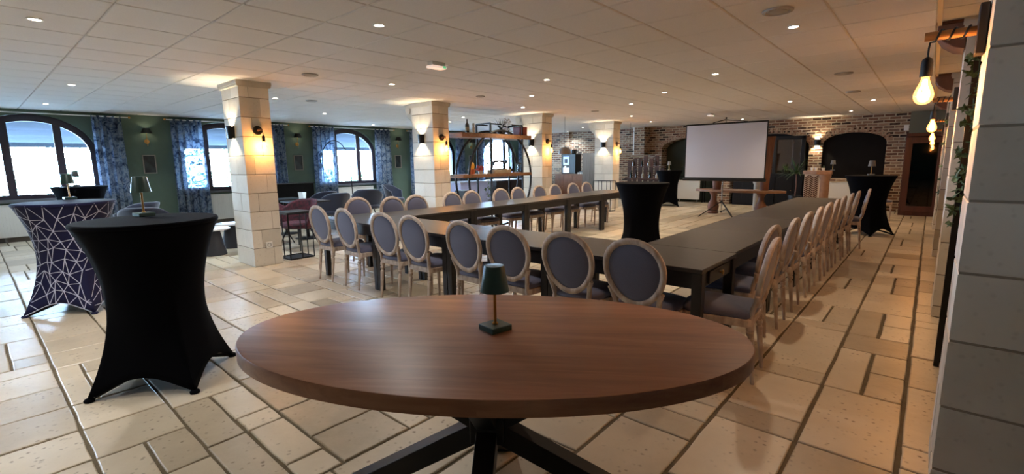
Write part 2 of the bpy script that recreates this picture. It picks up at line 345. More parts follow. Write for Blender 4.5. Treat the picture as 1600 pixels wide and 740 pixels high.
# ------------------------------------------------------------------ setting: floor
X0, X1, Y0, Y1 = -13.5, 2.4, -7.8, 16.2
def build_floor():
    rnd = random.Random(3); rects = []; WJ = .0105
    def band(a0, a1, b0, b1, along_y, joints=None):
        b = b0; js = list(joints or [])
        last = 0
        while b < b1-.05:
            js = [j for j in js if j > b+.05]
            if js: L = js[0]-b
            else:
                L = rnd.choice([.205, .41, .41, .615, .82, .82, .23, .62])
            e = min(b+L, b1)
            if b1-e < .12: e = b1
            L = e-b
            if .5 < L < .95 and rnd.random() < .38:      # split lengthwise
                mid = a0+(a1-a0)*rnd.choice([.5, .5, .35])
                m2 = b+L*rnd.choice([.3, .5, .7])
                q = [(a0, mid, b, e)]; q += [(mid, a1, b, m2), (mid, a1, m2, e)] if rnd.random() < .6 else [(mid, a1, b, e)]
            elif L < .3 or rnd.random() > .16: q = [(a0, a1, b, e)]
            else: m2 = b+L*.5; q = [(a0, a1, b, m2), (a0, a1, m2, e)]
            for (p0, p1, s0, s1) in q:
                L0 = WJ if abs(p0-a0) < 1e-6 else .011; L1 = WJ if abs(p1-a1) < 1e-6 else .011
                g_ = (L0, L1, .0068, .0068)
                rects.append((p0, p1, s0, s1, g_) if along_y else (s0, s1, p0, p1, (g_[2], g_[3], g_[0]*.8, g_[1]*.8)))
            b = e
    known = {(-.40): [1.9, 2.67, 3.48, 4.30, 4.70, 5.50, 6.35, 7.28], (-.81): [2.0, 2.66, 2.88, 3.47, 3.68, 4.7, 4.9, 5.5, 6.3]}
    XS = -2.04
    x = XS
    while x < X1:
        k = [v for kk, v in known.items() if abs(kk-x) < .03]
        band(x, min(x+.41, X1), Y0, Y1, True, k[0] if k else None); x += .41
    y = .25-.4*21
    while y < 5.05:
        if y+.4 > Y0: band(max(y, Y0), y+.4, X0, XS, False)
        y += .4
    ytop = y
    x = X0
    while x < XS-.05:
        x2 = x+.41 if XS-x-.41 > .1 else XS
        band(x, x2, ytop, Y1, True); x = x2
    V = []; F = []; T = []
    g = .007
    for (a0, a1, b0, b1, gg) in rects:
        n = len(V); t = rnd.random(); dz = rnd.uniform(-.0012, .0012)
        tx, ty = rnd.uniform(-.0022, .0022), rnd.uniform(-.0022, .0022)
        if a1-a0 < .03 or b1-b0 < .03: continue
        ca, cb_ = (a0+a1)/2, (b0+b1)/2
        def ring(ins, z, seedk):
            r = random.Random(int((a0*991+b0*577)*100)+seedk*0); out = []
            pts = []
            seg = 3
            cs = [(a0+gg[0]+ins, b0+gg[2]+ins), (a1-gg[1]-ins, b0+gg[2]+ins), (a1-gg[1]-ins, b1-gg[3]-ins), (a0+gg[0]+ins, b1-gg[3]-ins)]
            for c in range(4):
                p, q = cs[c], cs[(c+1) % 4]
                for k in range(seg):
                    u = k/seg; x_ = p[0]+(q[0]-p[0])*u+r.uniform(-.0035, .0035); y_ = p[1]+(q[1]-p[1])*u+r.uniform(-.0035, .0035)
                    out.append((x_, y_, z+dz+(x_-ca)*tx*2+(y_-cb_)*ty*2))
            return out
        m = 12
        V += ring(-.002, -.012, 1)+ring(.001, -.003, 1)+ring(.006, 0, 1)
        for j in range(2):
            for i in range(m): F.append((n+j*m+i, n+j*m+(i+1) % m, n+(j+1)*m+(i+1) % m, n+(j+1)*m+i)); T.append(t)
        F.append(tuple(n+2*m+i for i in range(m))); T.append(t)
    me = bpy.data.meshes.new('floor'); me.from_pydata(V, [], F)
    at = me.attributes.new('tint', 'FLOAT', 'FACE'); at.data.foreach_set('value', T)
    me.materials.append(floor_stone); me.materials.append(grout)
    # grout bed under the slabs, part of the same floor
    bm = bmesh.new(); bm.from_mesh(me)
    vs = [bm.verts.new(p) for p in ((X0-.3, Y0-.3, -.009), (X1+.3, Y0-.3, -.009), (X1+.3, Y1+.9, -.009), (X0-.3, Y1+.9, -.009), (X0-.3, Y0-.3, -.12), (X1+.3, Y0-.3, -.12), (X1+.3, Y1+.9, -.12), (X0-.3, Y1+.9, -.12))]
    for q in ((0, 1, 2, 3), (7, 6, 5, 4), (0, 4, 5, 1), (1, 5, 6, 2), (2, 6, 7, 3), (3, 7, 4, 0)):
        fc = bm.faces.new([vs[i] for i in q]); fc.material_index = 1
    bm.to_mesh(me); bm.free()
    o = bpy.data.objects.new('floor', me); COL.objects.link(o); tag(o, 'pale limestone slab floor with sandy joints', kind='structure')
build_floor()

# ceiling tiles 0.614 m, with a real gap between them
def build_ceiling():
    m = MB(); T = .6187
    g = .0065
    for i in range(-16, 12):
        x0 = -4.425+i*.621
        for j in range(-14, 27):
            y0 = .8466+j*T
            a0, a1, b0, b1 = max(x0, X0)+g, min(x0+.621, X1)-g, max(y0, Y0)+g, min(y0+T, Y1)-g
            if a1-a0 < .05 or b1-b0 < .05: continue
            c = .006
            n = len(m.v)
            m.v += [(a0+c, b0+c, CEIL), (a1-c, b0+c, CEIL), (a1-c, b1-c, CEIL), (a0+c, b1-c, CEIL), (a0, b0, CEIL+.007), (a1, b0, CEIL+.007), (a1, b1, CEIL+.007), (a0, b1, CEIL+.007), (a0, b0, CEIL+.016), (a1, b0, CEIL+.016), (a1, b1, CEIL+.016), (a0, b1, CEIL+.016)]
            m.f += [(n+3, n+2, n+1, n)]+[(n+q, n+(q+1) % 4, n+4+(q+1) % 4, n+4+q) for q in range(4)]+[(n+4+q, n+4+(q+1) % 4, n+8+(q+1) % 4, n+8+q) for q in range(4)]
    m.box(X0-.2, X1+.2, Y0-.2, Y1+.9, CEIL+.014, CEIL+.12)
    o = m.build('ceiling', mat('ceiling_tile', '#dfdbd7', .8, 0, .03, 120, .03), smooth=False)
    tag(o, 'suspended ceiling of square off-white tiles', kind='structure')
build_ceiling()

# wall with arched openings; runs along `ax` ('x' or 'y') at fixed position p, facing `sgn`
def arch_wall(name, ax, p, a0, a1, z1, ops, thick, m, label, back_fill=None, n=20):
    mb = MB()
    def pt(a, d, z):
        z = -.1 if z == 0 else z
        return (a, p+d, z) if ax == 'x' else (p+d, a, z)
    cuts = sorted({a0, a1} | {round(o['c']+o['w']*math.cos(pi*k/n), 5) for o in ops for k in range(n+1)})
    cuts = [c for c in cuts if a0-1e-6 <= c <= a1+1e-6]
    def top(o, a):
        u = max(-1, min(1, (a-o['c'])/o['w'])); return o['spring']+o['rise']*sqrt(max(0, 1-u*u))
    for i in range(len(cuts)-1):
        l, r_ = cuts[i], cuts[i+1]; mid = (l+r_)/2
        o = next((o for o in ops if abs(mid-o['c']) < o['w']), None)
        for d in (0, thick):
            if o is None: mb.add([pt(l, d, 0), pt(r_, d, 0), pt(r_, d, z1), pt(l, d, z1)], [(0, 1, 2, 3)])
            else:
                if o['sill'] > 0: mb.add([pt(l, d, 0), pt(r_, d, 0), pt(r_, d, o['sill']), pt(l, d, o['sill'])], [(0, 1, 2, 3)])
                mb.add([pt(l, d, top(o, l)), pt(r_, d, top(o, r_)), pt(r_, d, z1), pt(l, d, z1)], [(0, 1, 2, 3)])
        if o:
            mb.add([pt(l, 0, top(o, l)), pt(r_, 0, top(o, r_)), pt(r_, thick, top(o, r_)), pt(l, thick, top(o, l))], [(0, 1, 2, 3)])
            if o['sill'] > 0: mb.add([pt(l, 0, o['sill']), pt(r_, 0, o['sill']), pt(r_, thick, o['sill']), pt(l, thick, o['sill'])], [(0, 1, 2, 3)])
    for o in ops:
        for s_ in (-1, 1):
            a = o['c']+s_*o['w']
            mb.add([pt(a, 0, o['sill']), pt(a, thick, o['sill']), pt(a, thick, o['spring']), pt(a, 0, o['spring'])], [(0, 1, 2, 3)])
    for a in (a0, a1): mb.add([pt(a, 0, 0), pt(a, thick, 0), pt(a, thick, z1), pt(a, 0, z1)], [(0, 1, 2, 3)])
    mb.add([pt(a0, 0, z1), pt(a1, 0, z1), pt(a1, thick, z1), pt(a0, thick, z1)], [(0, 1, 2, 3)])
    o = mb.build(name, m, smooth=False)
    tag(o, label, kind='structure'); return o
SILL, SPR, RISE, WHW = .82, 1.72, .78, .98
arch_wall('wall_left', 'y', X0, Y0, Y1, CEIL+.1, [dict(c=c, w=WHW, sill=SILL, spring=SPR, rise=RISE) for c in WIN_Y], -.32, green_paint, 'dark green wall with arched windows')
FARC = [dict(c=-6.2, w=.98, sill=0, spring=1.78, rise=.38), dict(c=-3.78, w=1.06, sill=0, spring=1.76, rise=.42), dict(c=-1.67, w=.72, sill=.86, spring=1.82, rise=.30)]
arch_wall('wall_far', 'x', Y1, X0-.32, X1+.3, CEIL+.1, FARC, .45, brick, 'old brick wall with three arches')
o = MB().box(X1, X1+.2, Y0, Y1, 0, CEIL+.1).build('wall_right', taupe_paint, smooth=False); tag(o, 'taupe painted side wall', kind='structure')
arch_wall('wall_back', 'x', Y0, X0-.32, X1+.3, CEIL+.1, [dict(c=c, w=WHW, sill=SILL, spring=SPR, rise=RISE) for c in WIN_X], -.32, green_paint, 'plain green wall behind the camera')
# skirting along the window wall
tag(MB().box(X0+.001, X0+.022, Y0, Y1, 0, .11).build('baseboard_left', mat('skirting', '#5a5450', .5), smooth=False), 'grey skirting under the windows', kind='structure')
# niche backs
def niche_back(o_, m, name, label, d):
    return tag(MB().box(o_['c']-o_['w']-.12, o_['c']+o_['w']+.12, Y1+d, Y1+d+.03, o_['sill']-.1, CEIL).build(name, m, smooth=False), label, kind='structure')
niche_back(FARC[0], mat('niche_green', '#2f372d', .8), 'trim_1', 'green back of the left brick arch', .452)
niche_back(FARC[1], mat('niche_dark', '#15161a', .7), 'trim_2', 'dark back of the middle brick arch', .452)
niche_back(FARC[2], dark_board, 'trim_3', 'black board filling the right brick arch', .452)
_m = MB(); _o = FARC[2]; _p = [(_o['c']+(_o['w']-.004)*cos(pi*k/24), _o['spring']+(_o['rise']-.004)*sin(pi*k/24)) for k in range(25)]
_m.prism([(_o['c']+_o['w']-.004, _o['sill']+.002)]+_p+[(_o['c']-_o['w']+.004, _o['sill']+.002)], Y1+.05, Y1+.08, Matrix(((1, 0, 0, 0), (0, 0, 1, 0), (0, 1, 0, 0), (0, 0, 0, 1))))
tag(_m.build('trim_12', dark_board, smooth=False), 'black arched board inside the right brick arch', kind='structure')
# brick voussoirs around arches
for i, o_ in enumerate(FARC):
    mb = MB(); n = 26 if o_['w'] > .8 else 20
    for k in range(n):
        th = pi*(k+.5)/n
        px = o_['c']+o_['w']*cos(th); pz = o_['spring']+o_['rise']*sin(th)
        nx, nz = cos(th)/o_['w'], sin(th)/o_['rise']; L = sqrt(nx*nx+nz*nz); nx /= L; nz /= L
        if nz < .35: continue
        ang = math.atan2(nz, nx)
        M = Matrix.Translation((px+nx*.075, Y1-.004, pz+nz*.075)) @ Matrix.Rotation(-(ang-pi/2), 4, 'Y')
        wd = .052
        mb.box(-wd/2, wd/2, -.012+random.uniform(-.004, .004), .03, -.075, .075, M)
    tag(mb.build('trim_%d' % (4+i), brick_light, bevel=.004), ['upright brick ring over the left arch', 'upright brick ring over the middle arch', 'upright brick ring over the right arch'][i], kind='structure')
# brick pier and hanging chimney breast on the far wall
tag(MB().box(-11.9, -11.05, Y1-.06, Y1-.001, 0, CEIL).build('trim_7', brick, smooth=False), 'shallow brick pier left of the coffee machine', kind='structure')
tag(MB().box(-8.0, -7.62, Y1-.45, Y1-.001, 1.62, CEIL).build('trim_8', brick, smooth=False), 'hanging brick chimney breast', kind='structure')
tag(MB().box(-8.05, -8.0, Y1-.45, Y1-.001, 1.62, CEIL).build('trim_9', white_paint, smooth=False), 'white side of the chimney breast', kind='structure')
# ceiling edge strip by the right-hand pillars
tag(MB().box(-.075, -.045, Y0, Y1, CEIL-.03, CEIL-.002).build('trim_10', mat('light_strip', '#c9b48f', .5), smooth=False), 'pale wooden strip along the ceiling edge', kind='structure')
# grey painted panel above the red cabinet
tag(MB().box(-.52, X1, Y1-.03, Y1-.002, 2.02, CEIL).build('trim_11', mat('sage_panel', '#6f7163', .8), smooth=False), 'sage painted wall strip above the red cabinet', kind='structure')

# ------------------------------------------------------------------ windows
def arch_pts(w, spring, rise, n=28, y0=0):
    return [(y0+w*cos(pi*k/n), spring+rise*sin(pi*k/n)) for k in range(n+1)]
def make_window(i, yc, lab=None):
    root = bpy.data.objects.new('window_%d' % i, None); COL.objects.link(root); root.location = (X0-.12, yc, 0)
    if lab: root.location = (yc, Y0-.12, 0); root.rotation_euler = (0, 0, R(90))
    tag(root, lab or ['arched window behind the camera end of the green wall', 'large arched window at the left edge of the photo', 'arched window left of the nearest stone pillar', 'arched window behind the arc floor lamp', 'arched window mostly behind the second pillar', 'arched window seen through the round shelf'][i], kind='structure')
    Wo, Wi = WHW-.005, WHW-.12
    mb = MB(); n = 28
    out = [(Wo, SILL)]+arch_pts(Wo, SPR, RISE-.005, n)+[(-Wo, SILL)]
    inn = [(Wi, SILL+.09)]+arch_pts(Wi, SPR, RISE-.14, n)+[(-Wi, SILL+.09)]
    k = len(out)
    for d in (-.035, .035):
        mb.add([(d, a, b) for a, b in out]+[(d, a, b) for a, b in inn], [(j, j+1, k+j+1, k+j) for j in range(k-1)]+[(k-1, 0, k, 2*k-1)])
    for ring in (out, inn):
        mb.add([(-.035, a, b) for a, b in ring]+[(.035, a, b) for a, b in ring], [(j, (j+1) % k, k+(j+1) % k, k+j) for j in range(k)])
    mb.build('window_frame', dark_frame, root)
    for s_ in (-1, 1):
        a = s_*.385; zt = SPR+(RISE-.14)*sqrt(1-(.385/Wi)**2)+.02
        MB().box(-.03, .03, a-.062, a+.062, SILL+.05, zt).build('mullion', dark_frame, root, bevel=.006)
    for lo, hi in ((-Wi, -.44), (-.33, .33), (.44, Wi)):
        q = MB(); pts = [(hi, SILL+.08), ]
        m_ = 12
        for j in range(m_+1):
            a = hi+(lo-hi)*j/m_; pts.append((a, SPR+(RISE-.12)*sqrt(max(0, 1-(a/Wi)**2))))
        pts.append((lo, SILL+.08))
        if abs(abs(lo)-Wi) < .01 or abs(hi-Wi) < .01: pass
        M = Matrix(((0, 0, 1, 0), (1, 0, 0, 0), (0, 1, 0, 0), (0, 0, 0, 1)))
        q.prism(pts, -.003, .003, M); q.build('pane', window_glass, root, smooth=False)
    MB().box(-.05, .17, -WHW-.02, WHW+.02, SILL-.05, SILL+.005).build('window_sill', mat('sill_grey', '#5b5f66', .5), root, bevel=.006)
for i, y in enumerate(WIN_Y): make_window(i, y)
for i, x in enumerate(WIN_X): make_window(7+i, x, 'arched window of the wall behind the camera, %s' % ('left', 'middle', 'right')[i])

# ------------------------------------------------------------------ outside: terrace, awning, shrubs
ground = MB(); ground.box(-45, X0-.33, -25, 40, -.35, -.15)
tag(ground.build('terrace', mat('terrace_paving', '#c9c6bd', .8, 0, .05, 2), smooth=False), 'sunlit pale terrace outside the windows', 'terrace')
def awning():
    root = empty('terrace_awning', (X0-.4, 6, 0), 0, 'white scalloped awning over the terrace outside the windows', 'awning')
    mb = MB(); ny, nx_ = 2, 36
    vs = []; 
    ys = [-11, 11]
    for j, y in enumerate(ys):
        for i in range(nx_+1):
            u = i/nx_; x = -u*4.2; z = 2.62-.42*u-.16*abs(sin(pi*u*4)); vs.append((x, y, z))
    fs = [(i, i+1, nx_+1+i+1, nx_+1+i) for i in range(nx_)]
    mb.add(vs, fs); c = mb.build('canvas', awning_cloth, root); so = c.modifiers.new('s', 'SOLIDIFY'); so.thickness = .004
    for k in range(5):
        u = k/4; MB().box(-u*4.2-.03, -u*4.2+.03, -11, 11, 2.62-.42*u, 2.62-.42*u+.05).build('batten', white_paint, root)
    for y in (-10.5, -3.5, 3.35, 6.3, 9.9): MB().box(-4.24, -4.16, y-.04, y+.04, -.15, 2.22).build('post', white_paint, root)
    MB().box(-4.27, -4.13, -11, 11, 1.98, 2.2).build('front_valance', awning_cloth, root)
awning()
def leaf_blob(mb, c, rx, ry, rz, n, s, rnd, droop=0):
    for _ in range(n):
        while True:
            p = Vector((rnd.uniform(-1, 1), rnd.uniform(-1, 1), rnd.uniform(-1, 1)))
            if .55 < p.length < 1: break
        p = Vector((c[0]+p.x*rx, c[1]+p.y*ry, c[2]+p.z*rz))
        q = Quaternion((rnd.gauss(0, 1), rnd.gauss(0, 1), rnd.gauss(0, 1), rnd.gauss(0, 1))).normalized()
        vs = [p+q @ Vector(v)*s*rnd.uniform(.7, 1.3) for v in ((-.5, 0, 0), (0, .22, .05), (.55, 0, 0), (0, -.22, .05))]
        mb.add(vs, [(0, 1, 2, 3)])
SHR = [('olive tree outside the large left window', -21, 1.2, 2.0, 1.5), ('bush outside the left pane of the large left window', -20, -1.6, 1.0, 1.2), ('leafy bush seen through the window left of the nearest pillar', -20.8, 6.2, 1.6, 1.7), ('low bush outside the window with the arc lamp', -22, 12.5, .8, 1.3), ('bush outside the window behind the second pillar', -21, 18.5, 1.3, 1.4)]
for lab, x, y, h, r_ in SHR:
    t = empty('garden_shrub', (x, y, -.15), 0, lab, 'bush', 'shrubs in the garden')
    mb = MB(); leaf_blob(mb, (0, 0, h), r_, r_, h*.8, 700, .22, random.Random(int(y*10)), 0); mb.build('foliage', leaf_light, t, smooth=False)
    mb = MB(); mb.tube([(0, 0, 0), (.05, .03, h*.5), (0, 0, h)], [.07, .05, .03]); mb.build('stem', terracotta, t)

# ------------------------------------------------------------------ curtains, rods, radiators
def curtain(y0, y1, zb, lab, phase):
    mb = MB(); ny, nz = 64, 14; folds = max(4, int((y1-y0)/.12)); rnd = random.Random(phase)
    a = [rnd.uniform(.7, 1.2) for _ in range(folds+2)]
    for j in range(nz+1):
        v = j/nz; z = zb+(2.52-zb)*v
        for i in range(ny+1):
            u = i/ny; ph = u*folds*2*pi+phase+.5*sin(3*u+v*1.5)
            spread = 1+.10*(1-v)
            yy = (y0+y1)/2+(u-.5)*(y1-y0)*spread+.012*sin(ph*2)
            mb.v.append((.135+.045*sin(ph)*a[int(u*folds)]*(1.0-.15*v)-.135, yy-(y0+y1)/2, z))
    for j in range(nz):
        for i in range(ny): mb.f.append((j*(ny+1)+i, j*(ny+1)+i+1, (j+1)*(ny+1)+i+1, (j+1)*(ny+1)+i))
    o = mb.build('curtain', curtain_cloth, ang=180); so = o.modifiers.new('s', 'SOLIDIFY'); so.thickness = .002
    o.location = (X0+.17, (y0+y1)/2, 0)
    tag(o, lab, 'curtain', 'blue botanical curtains at the windows')
CUR = [(-.62, -.02, .1, 'blue and white botanical curtain at the very left edge of the photo'), (1.90, 2.38, .1, 'blue botanical curtain right of the largest, leftmost window'),
       (3.27, 3.92, .1, 'wide blue botanical curtain hanging left of the window beside the nearest pillar'), (5.52, 5.86, .1, 'blue botanical curtain just right of the nearest stone pillar'),
       (6.68, 7.34, .1, 'blue botanical curtain behind the arc floor lamp'), (8.68, 9.28, .1, 'blue botanical curtain right of the window with the arc lamp'),
       (10.0, 10.55, .1, 'blue botanical curtain just left of the second stone pillar'), (12.1, 12.5, .1, 'dark blue botanical curtain right of the second pillar behind the round shelf'),
       (13.2, 13.6, .1, 'blue botanical curtain behind the middle of the round shelf'), (15.72, 16.05, .1, 'narrow blue curtain behind the right end of the round shelf'), (-3.9, -3.3, .1, 'blue botanical curtain on the wall behind the viewpoint')]
for k, (a, b, zb, lab) in enumerate(CUR): curtain(a, b, zb, lab, k+1)
for (a, b), lab in zip(((-1.0, 2.52), (3.2, 5.98), (6.6, 9.4), (9.95, 12.85), (13.25, 15.98)), ('leftmost pale curtain rod over the large window', 'pale curtain rod partly behind the nearest pillar', 'pale curtain rod above the arc lamp window', 'pale curtain rod right of the second pillar', 'pale curtain rod seen above the round shelf')):
    root = empty('curtain_rod', (X0+.17, (a+b)/2, 2.5), 0, lab, 'curtain rod', 'curtain rods on the window wall')
    h_ = (b-a)/2
    MB().tube([(0, -h_, 0), (0, h_, 0)], .011, 10).build('pole', white_paint, root)
    for s_ in (-1, 1):
        MB().ball((0, s_*(h_+.015), 0), .024).build('finial', gold, root)
        MB().bar((0, s_*(h_-.12), 0), (-.17, s_*(h_-.12), 0), .012, .02).build('bracket', white_paint, root)
rad_white = mat('radiator_white', '#dcdcd8', .4)
def radiator(loc, rz, L, h, lab, ribs=True):
    root = empty('radiator', loc, rz, lab, 'radiator', 'white panel radiators')
    MB().box(-L/2, L/2, -.07, -.02, 0.1, h).build('panel', rad_white, root, bevel=.006)
    if ribs:
        mb = MB(); n = int(L/.045)
        for k in range(n):
            x = -L/2+.02+(L-.04)*k/(n-1); mb.box(x-.009, x+.009, -.078, -.069, .14, h-.04)
        mb.build('ribs', rad_white, root)
    MB().box(-L/2-.005, L/2+.005, -.085, -.01, h, h+.012).build('top_grille', rad_white, root)
    for s_ in (-1, 1): MB().box(s_*L*.4-.015, s_*L*.4+.015, -.055, -.03, 0, .1).build('foot', grey_paint, root)
    return root
for y, lab in zip(WIN_Y[1:], ('white radiator under the large leftmost window', 'white ribbed radiator between wide curtain and nearest pillar', 'white radiator under the window with the arc lamp', 'white radiator under the window behind the second pillar', 'white radiator under the window behind the round shelf')):
    radiator((X0+.001, y, 0), R(90), 1.5, .72, lab)
radiator((-6.15, Y1-.001, 0), 0, .75, .74, 'white panel radiator at the foot of the brick wall, left of the projector screen', False)
radiator((-1.9, Y1-.02, 0), 0, .62, .74, 'white panel radiator under the right brick arch beside the herringbone pedestal', False)
radiator((-1.2, Y1-.02, 0), 0, .7, .74, 'white panel radiator under the right brick arch, behind the far black cocktail table', False)

# ------------------------------------------------------------------ pillars
def stone_pillar(xf, yf, wx, wy, side, lab, course=.262, seed=0, corbel=False, z_off=0):
    """xf = x of the face nearest the room centre, pillar extends by side*wx; yf = y of the camera-side face"""
    rnd = random.Random(seed)
    cx, cy = xf+side*wx/2, yf+wy/2
    root = empty('stone_pillar', (cx, cy, 0), 0, lab, 'pillar', 'limestone block pillars')
    V = []; F = []; T = []
    def blk(x0, x1, y0, y1, z0, z1):
        t = rnd.random(); g = .0025; c = .006; n = len(V)
        a = [(x0+g, y0+g), (x1-g, y0+g), (x1-g, y1-g), (x0+g, y1-g)]
        def inset(p, i): return [(p[0][0]+i, p[0][1]+i), (p[1][0]-i, p[1][1]+i), (p[2][0]-i, p[2][1]-i), (p[3][0]+i, p[3][1]-i)]
        j = [rnd.uniform(-.0015, .0015) for _ in range(2)]
        for pts, z in ((inset(a, c), z0+g), (a, z0+g+c), (a, z1-g-c), (inset(a, c), z1-g)):
            V.extend((p[0]+j[0], p[1]+j[1], z) for p in pts)
        for k in range(3):
            for q in range(4): F.append((n+k*4+q, n+k*4+(q+1) % 4, n+(k+1)*4+(q+1) % 4, n+(k+1)*4+q)); T.append(t)
        F.append((n+3, n+2, n+1, n)); T.append(t); F.append((n+12, n+13, n+14, n+15)); T.append(t)
    z = -z_off; k = seed
    while z < CEIL-.02:
        z1 = min(z+course, CEIL-.0); z0 = max(z, 0)
        if CEIL-z1 < .09: z1 = CEIL
        # quadrants: joint in x on y-faces, joint in y on x-faces
        jx = (-wx/2)+wx*(.52 if k % 2 else .42)+rnd.uniform(-.03, .03); jy = (-wy/2)+wy*(.36 if k % 2 else .66)+rnd.uniform(-.03, .03)
        if z1-z0 > .02:
            blk(-wx/2, jx, -wy/2, jy, z0, z1); blk(jx, wx/2, -wy/2, jy, z0, z1); blk(-wx/2, jx, jy, wy/2, z0, z1); blk(jx, wx/2, jy, wy/2, z0, z1)
        z = z1; k += 1
    me = bpy.data.meshes.new('block_courses'); me.from_pydata(V, [], F); at = me.attributes.new('tint', 'FLOAT', 'FACE'); at.data.foreach_set('value', T)
    me.materials.append(pillar_stone); o = bpy.data.objects.new('block_courses', me); COL.objects.link(o); o.parent = root
    MB().box(-wx/2+.006, wx/2-.006, -wy/2+.006, wy/2-.006, 0, CEIL).build('mortar_core', mortar, root, smooth=False)
    m = MB(); prof = [(0, 2.50), (.012, 2.505), (.022, 2.53), (.03, 2.56), (.03, 2.579)]
    for a, b in zip(prof[:-1], prof[1:]):
        m.box(-wx/2-b[0], wx/2+b[0], -wy/2-b[0], wy/2+b[0], a[1], b[1])
    m.build('capital', pillar_stone, root)
    if corbel:   # scrolled stone bracket on the window side
        m = MB(); pts = [(0, 0), (0, -.42), (-.04, -.41), (-.07, -.33), (-.14, -.28), (-.22, -.20), (-.26, -.09), (-.26, 0)]
        M = Matrix.Translation((-wx/2, 0, CEIL-.005)) @ Matrix(((1, 0, 0, 0), (0, 0, 1, 0), (0, 1, 0, 0), (0, 0, 0, 1)))
        m.prism(pts, -.16, .16, M); cb = m.build('scroll_corbel', pillar_stone, root, bevel=.01)
        for s_ in (-1, 1):
            MB().lathe([(.045, 0), (.05, .01), (.03, .016), (.012, .012)], 18, Matrix.Translation((-wx/2-.15, s_*.16, CEIL-.12)) @ Matrix.Scale(1.5, 4) @ Matrix.Rotation(-s_*pi/2, 4, 'X')).build('scroll', pillar_stone, cb)
    return root
PY = [2.57, 5.91, 9.28, 12.71]
for i, y in enumerate(PY):
    stone_pillar(-7.13, y, .63, .40, -1, ['stone block pillar nearest the camera on the left, with a wall socket', 'second stone pillar from the left, left of the round shelf', 'third stone pillar from the left, right of the round shelf', 'farthest stone pillar of the left row, beside the coffee corner'][i], seed=i*2, corbel=i > 0)
PRY = [2.62, 5.66, 9.15, 12.6]
for i, y in enumerate(PRY):
    stone_pillar(.12, y, .66, .42, 1, ['big shaded stone pillar filling the right edge of the photo', 'second stone pillar on the right, behind the ivy', 'third stone pillar on the right, partly hidden by the second', 'farthest stone pillar on the right, next to the red cabinet'][i], course=.292, seed=i*2+1, z_off=.19)
for i, y in enumerate(PRY[1:]):
    root = empty('wooden_corbel', (.03, y+.2, CEIL-.12), 0, ['brown wooden corbel at the top of the second right pillar', 'brown wooden corbel at the top of the third right pillar', 'brown wooden corbel at the top of the farthest right pillar'][i], 'corbel', 'wooden corbels')
    mb = MB(); pts = [(.088, .10), (-.1, .10), (-.1, .03), (-.06, -.04), (.02, -.1), (.088, -.12)]
    mb.prism(pts, -.18, .18, Matrix(((1, 0, 0, 0), (0, 0, 1, 0), (0, 1, 0, 0), (0, 0, 0, 1)))); mb.build('block', terracotta, root, bevel=.006)
    MB().box(-.11, .088, -.2, .2, .1, .118).build('cap_board', terracotta, root)
# wall socket on first pillar
root = empty('wall_socket', (-7.127, 2.785, .30), 0, 'white framed power socket low on the nearest left pillar', 'socket')
MB().box(0, .008, -.045, .045, -.045, .045).build('plate', white_paint, root, bevel=.003)
MB().lathe([(.028, .0), (.028, .010), (.022, .010), (.02, .003), (0, .003)], 20, Matrix.Rotation(pi/2, 4, 'Y')).build('outlet', grey_paint, root)

# ------------------------------------------------------------------ lamps on pillars
def lathe_env(): return [(.013, 0), (.015, -.015), (.022, -.035), (.032, -.06), (.0365, -.078), (.0352, -.090), (.031, -.102), (.022, -.113), (.010, -.119), (0, -.12)]
def edison(parent, at, power):
    """cap, glass bulb and filament hanging from point `at` (local)"""
    M = Matrix.Translation(at)
    cap = MB().lathe([(.006, .055), (.018, .045), (.021, .03), (.022, -.03), (.0, -.03)], 16, M).build('lamp_holder', black_metal, parent)
    b = MB().lathe(lathe_env(), 32, Matrix.Translation(Vector(at)+Vector((0, 0, -.028))), cap=False).build('bulb', bulb_glass, parent, ang=120)
    fm = MB()
    for k in range(6):
        a = k*pi/3; fm.tube([Vector(at)+Vector((.006*cos(a), .006*sin(a), -.04)), Vector(at)+Vector((.016*cos(a+.4), .016*sin(a+.4), -.10)), ], .0016, 5)
    fm.build('filament', bulb_glow, b)
    l = bpy.data.lights.new('bulb_light', 'POINT'); l.energy = power; l.color = (1, .60, .30); l.shadow_soft_size = .03
    o = bpy.data.objects.new('bulb_light', l); COL.objects.link(o); o.parent = parent; o.location = Vector(at)+Vector((0, 0, -.10))
def wall_bulb(y, lab, first):
    root = empty('edison_wall_lamp', (-7.13, y, 1.92), 0, lab, 'wall lamp', 'bare bulb lamps on the left pillars')
    MB().lathe([(.062, 0), (.062, .018), (.055, .026), (0, .026)], 28, Matrix.Rotation(pi/2, 4, 'Y')).build('wall_plate', black_metal, root)
    MB().tube([(.02, 0, 0), (.09, .0, .005), (.115, .012, .0)], .016, 12).build('wooden_arm', oak, root)
    MB().tube([(.03, -.02, .0), (.05, -.005, .022), (.075, .02, .018), (.09, .03, -.0), (.105, .03, -.03), (.11, .03, -.08)], .004, 8).build('cable', black_metal, root)
    edison(root, (.11, .03, -.125), BULB_W)
for i, y in enumerate(PY): wall_bulb(y+.20, ['bare glowing bulb lamp on the nearest left pillar', 'bare glowing bulb lamp on the second left pillar', 'bare glowing bulb lamp on the third left pillar', 'bare glowing bulb lamp on the farthest left pillar'][i], i == 0)
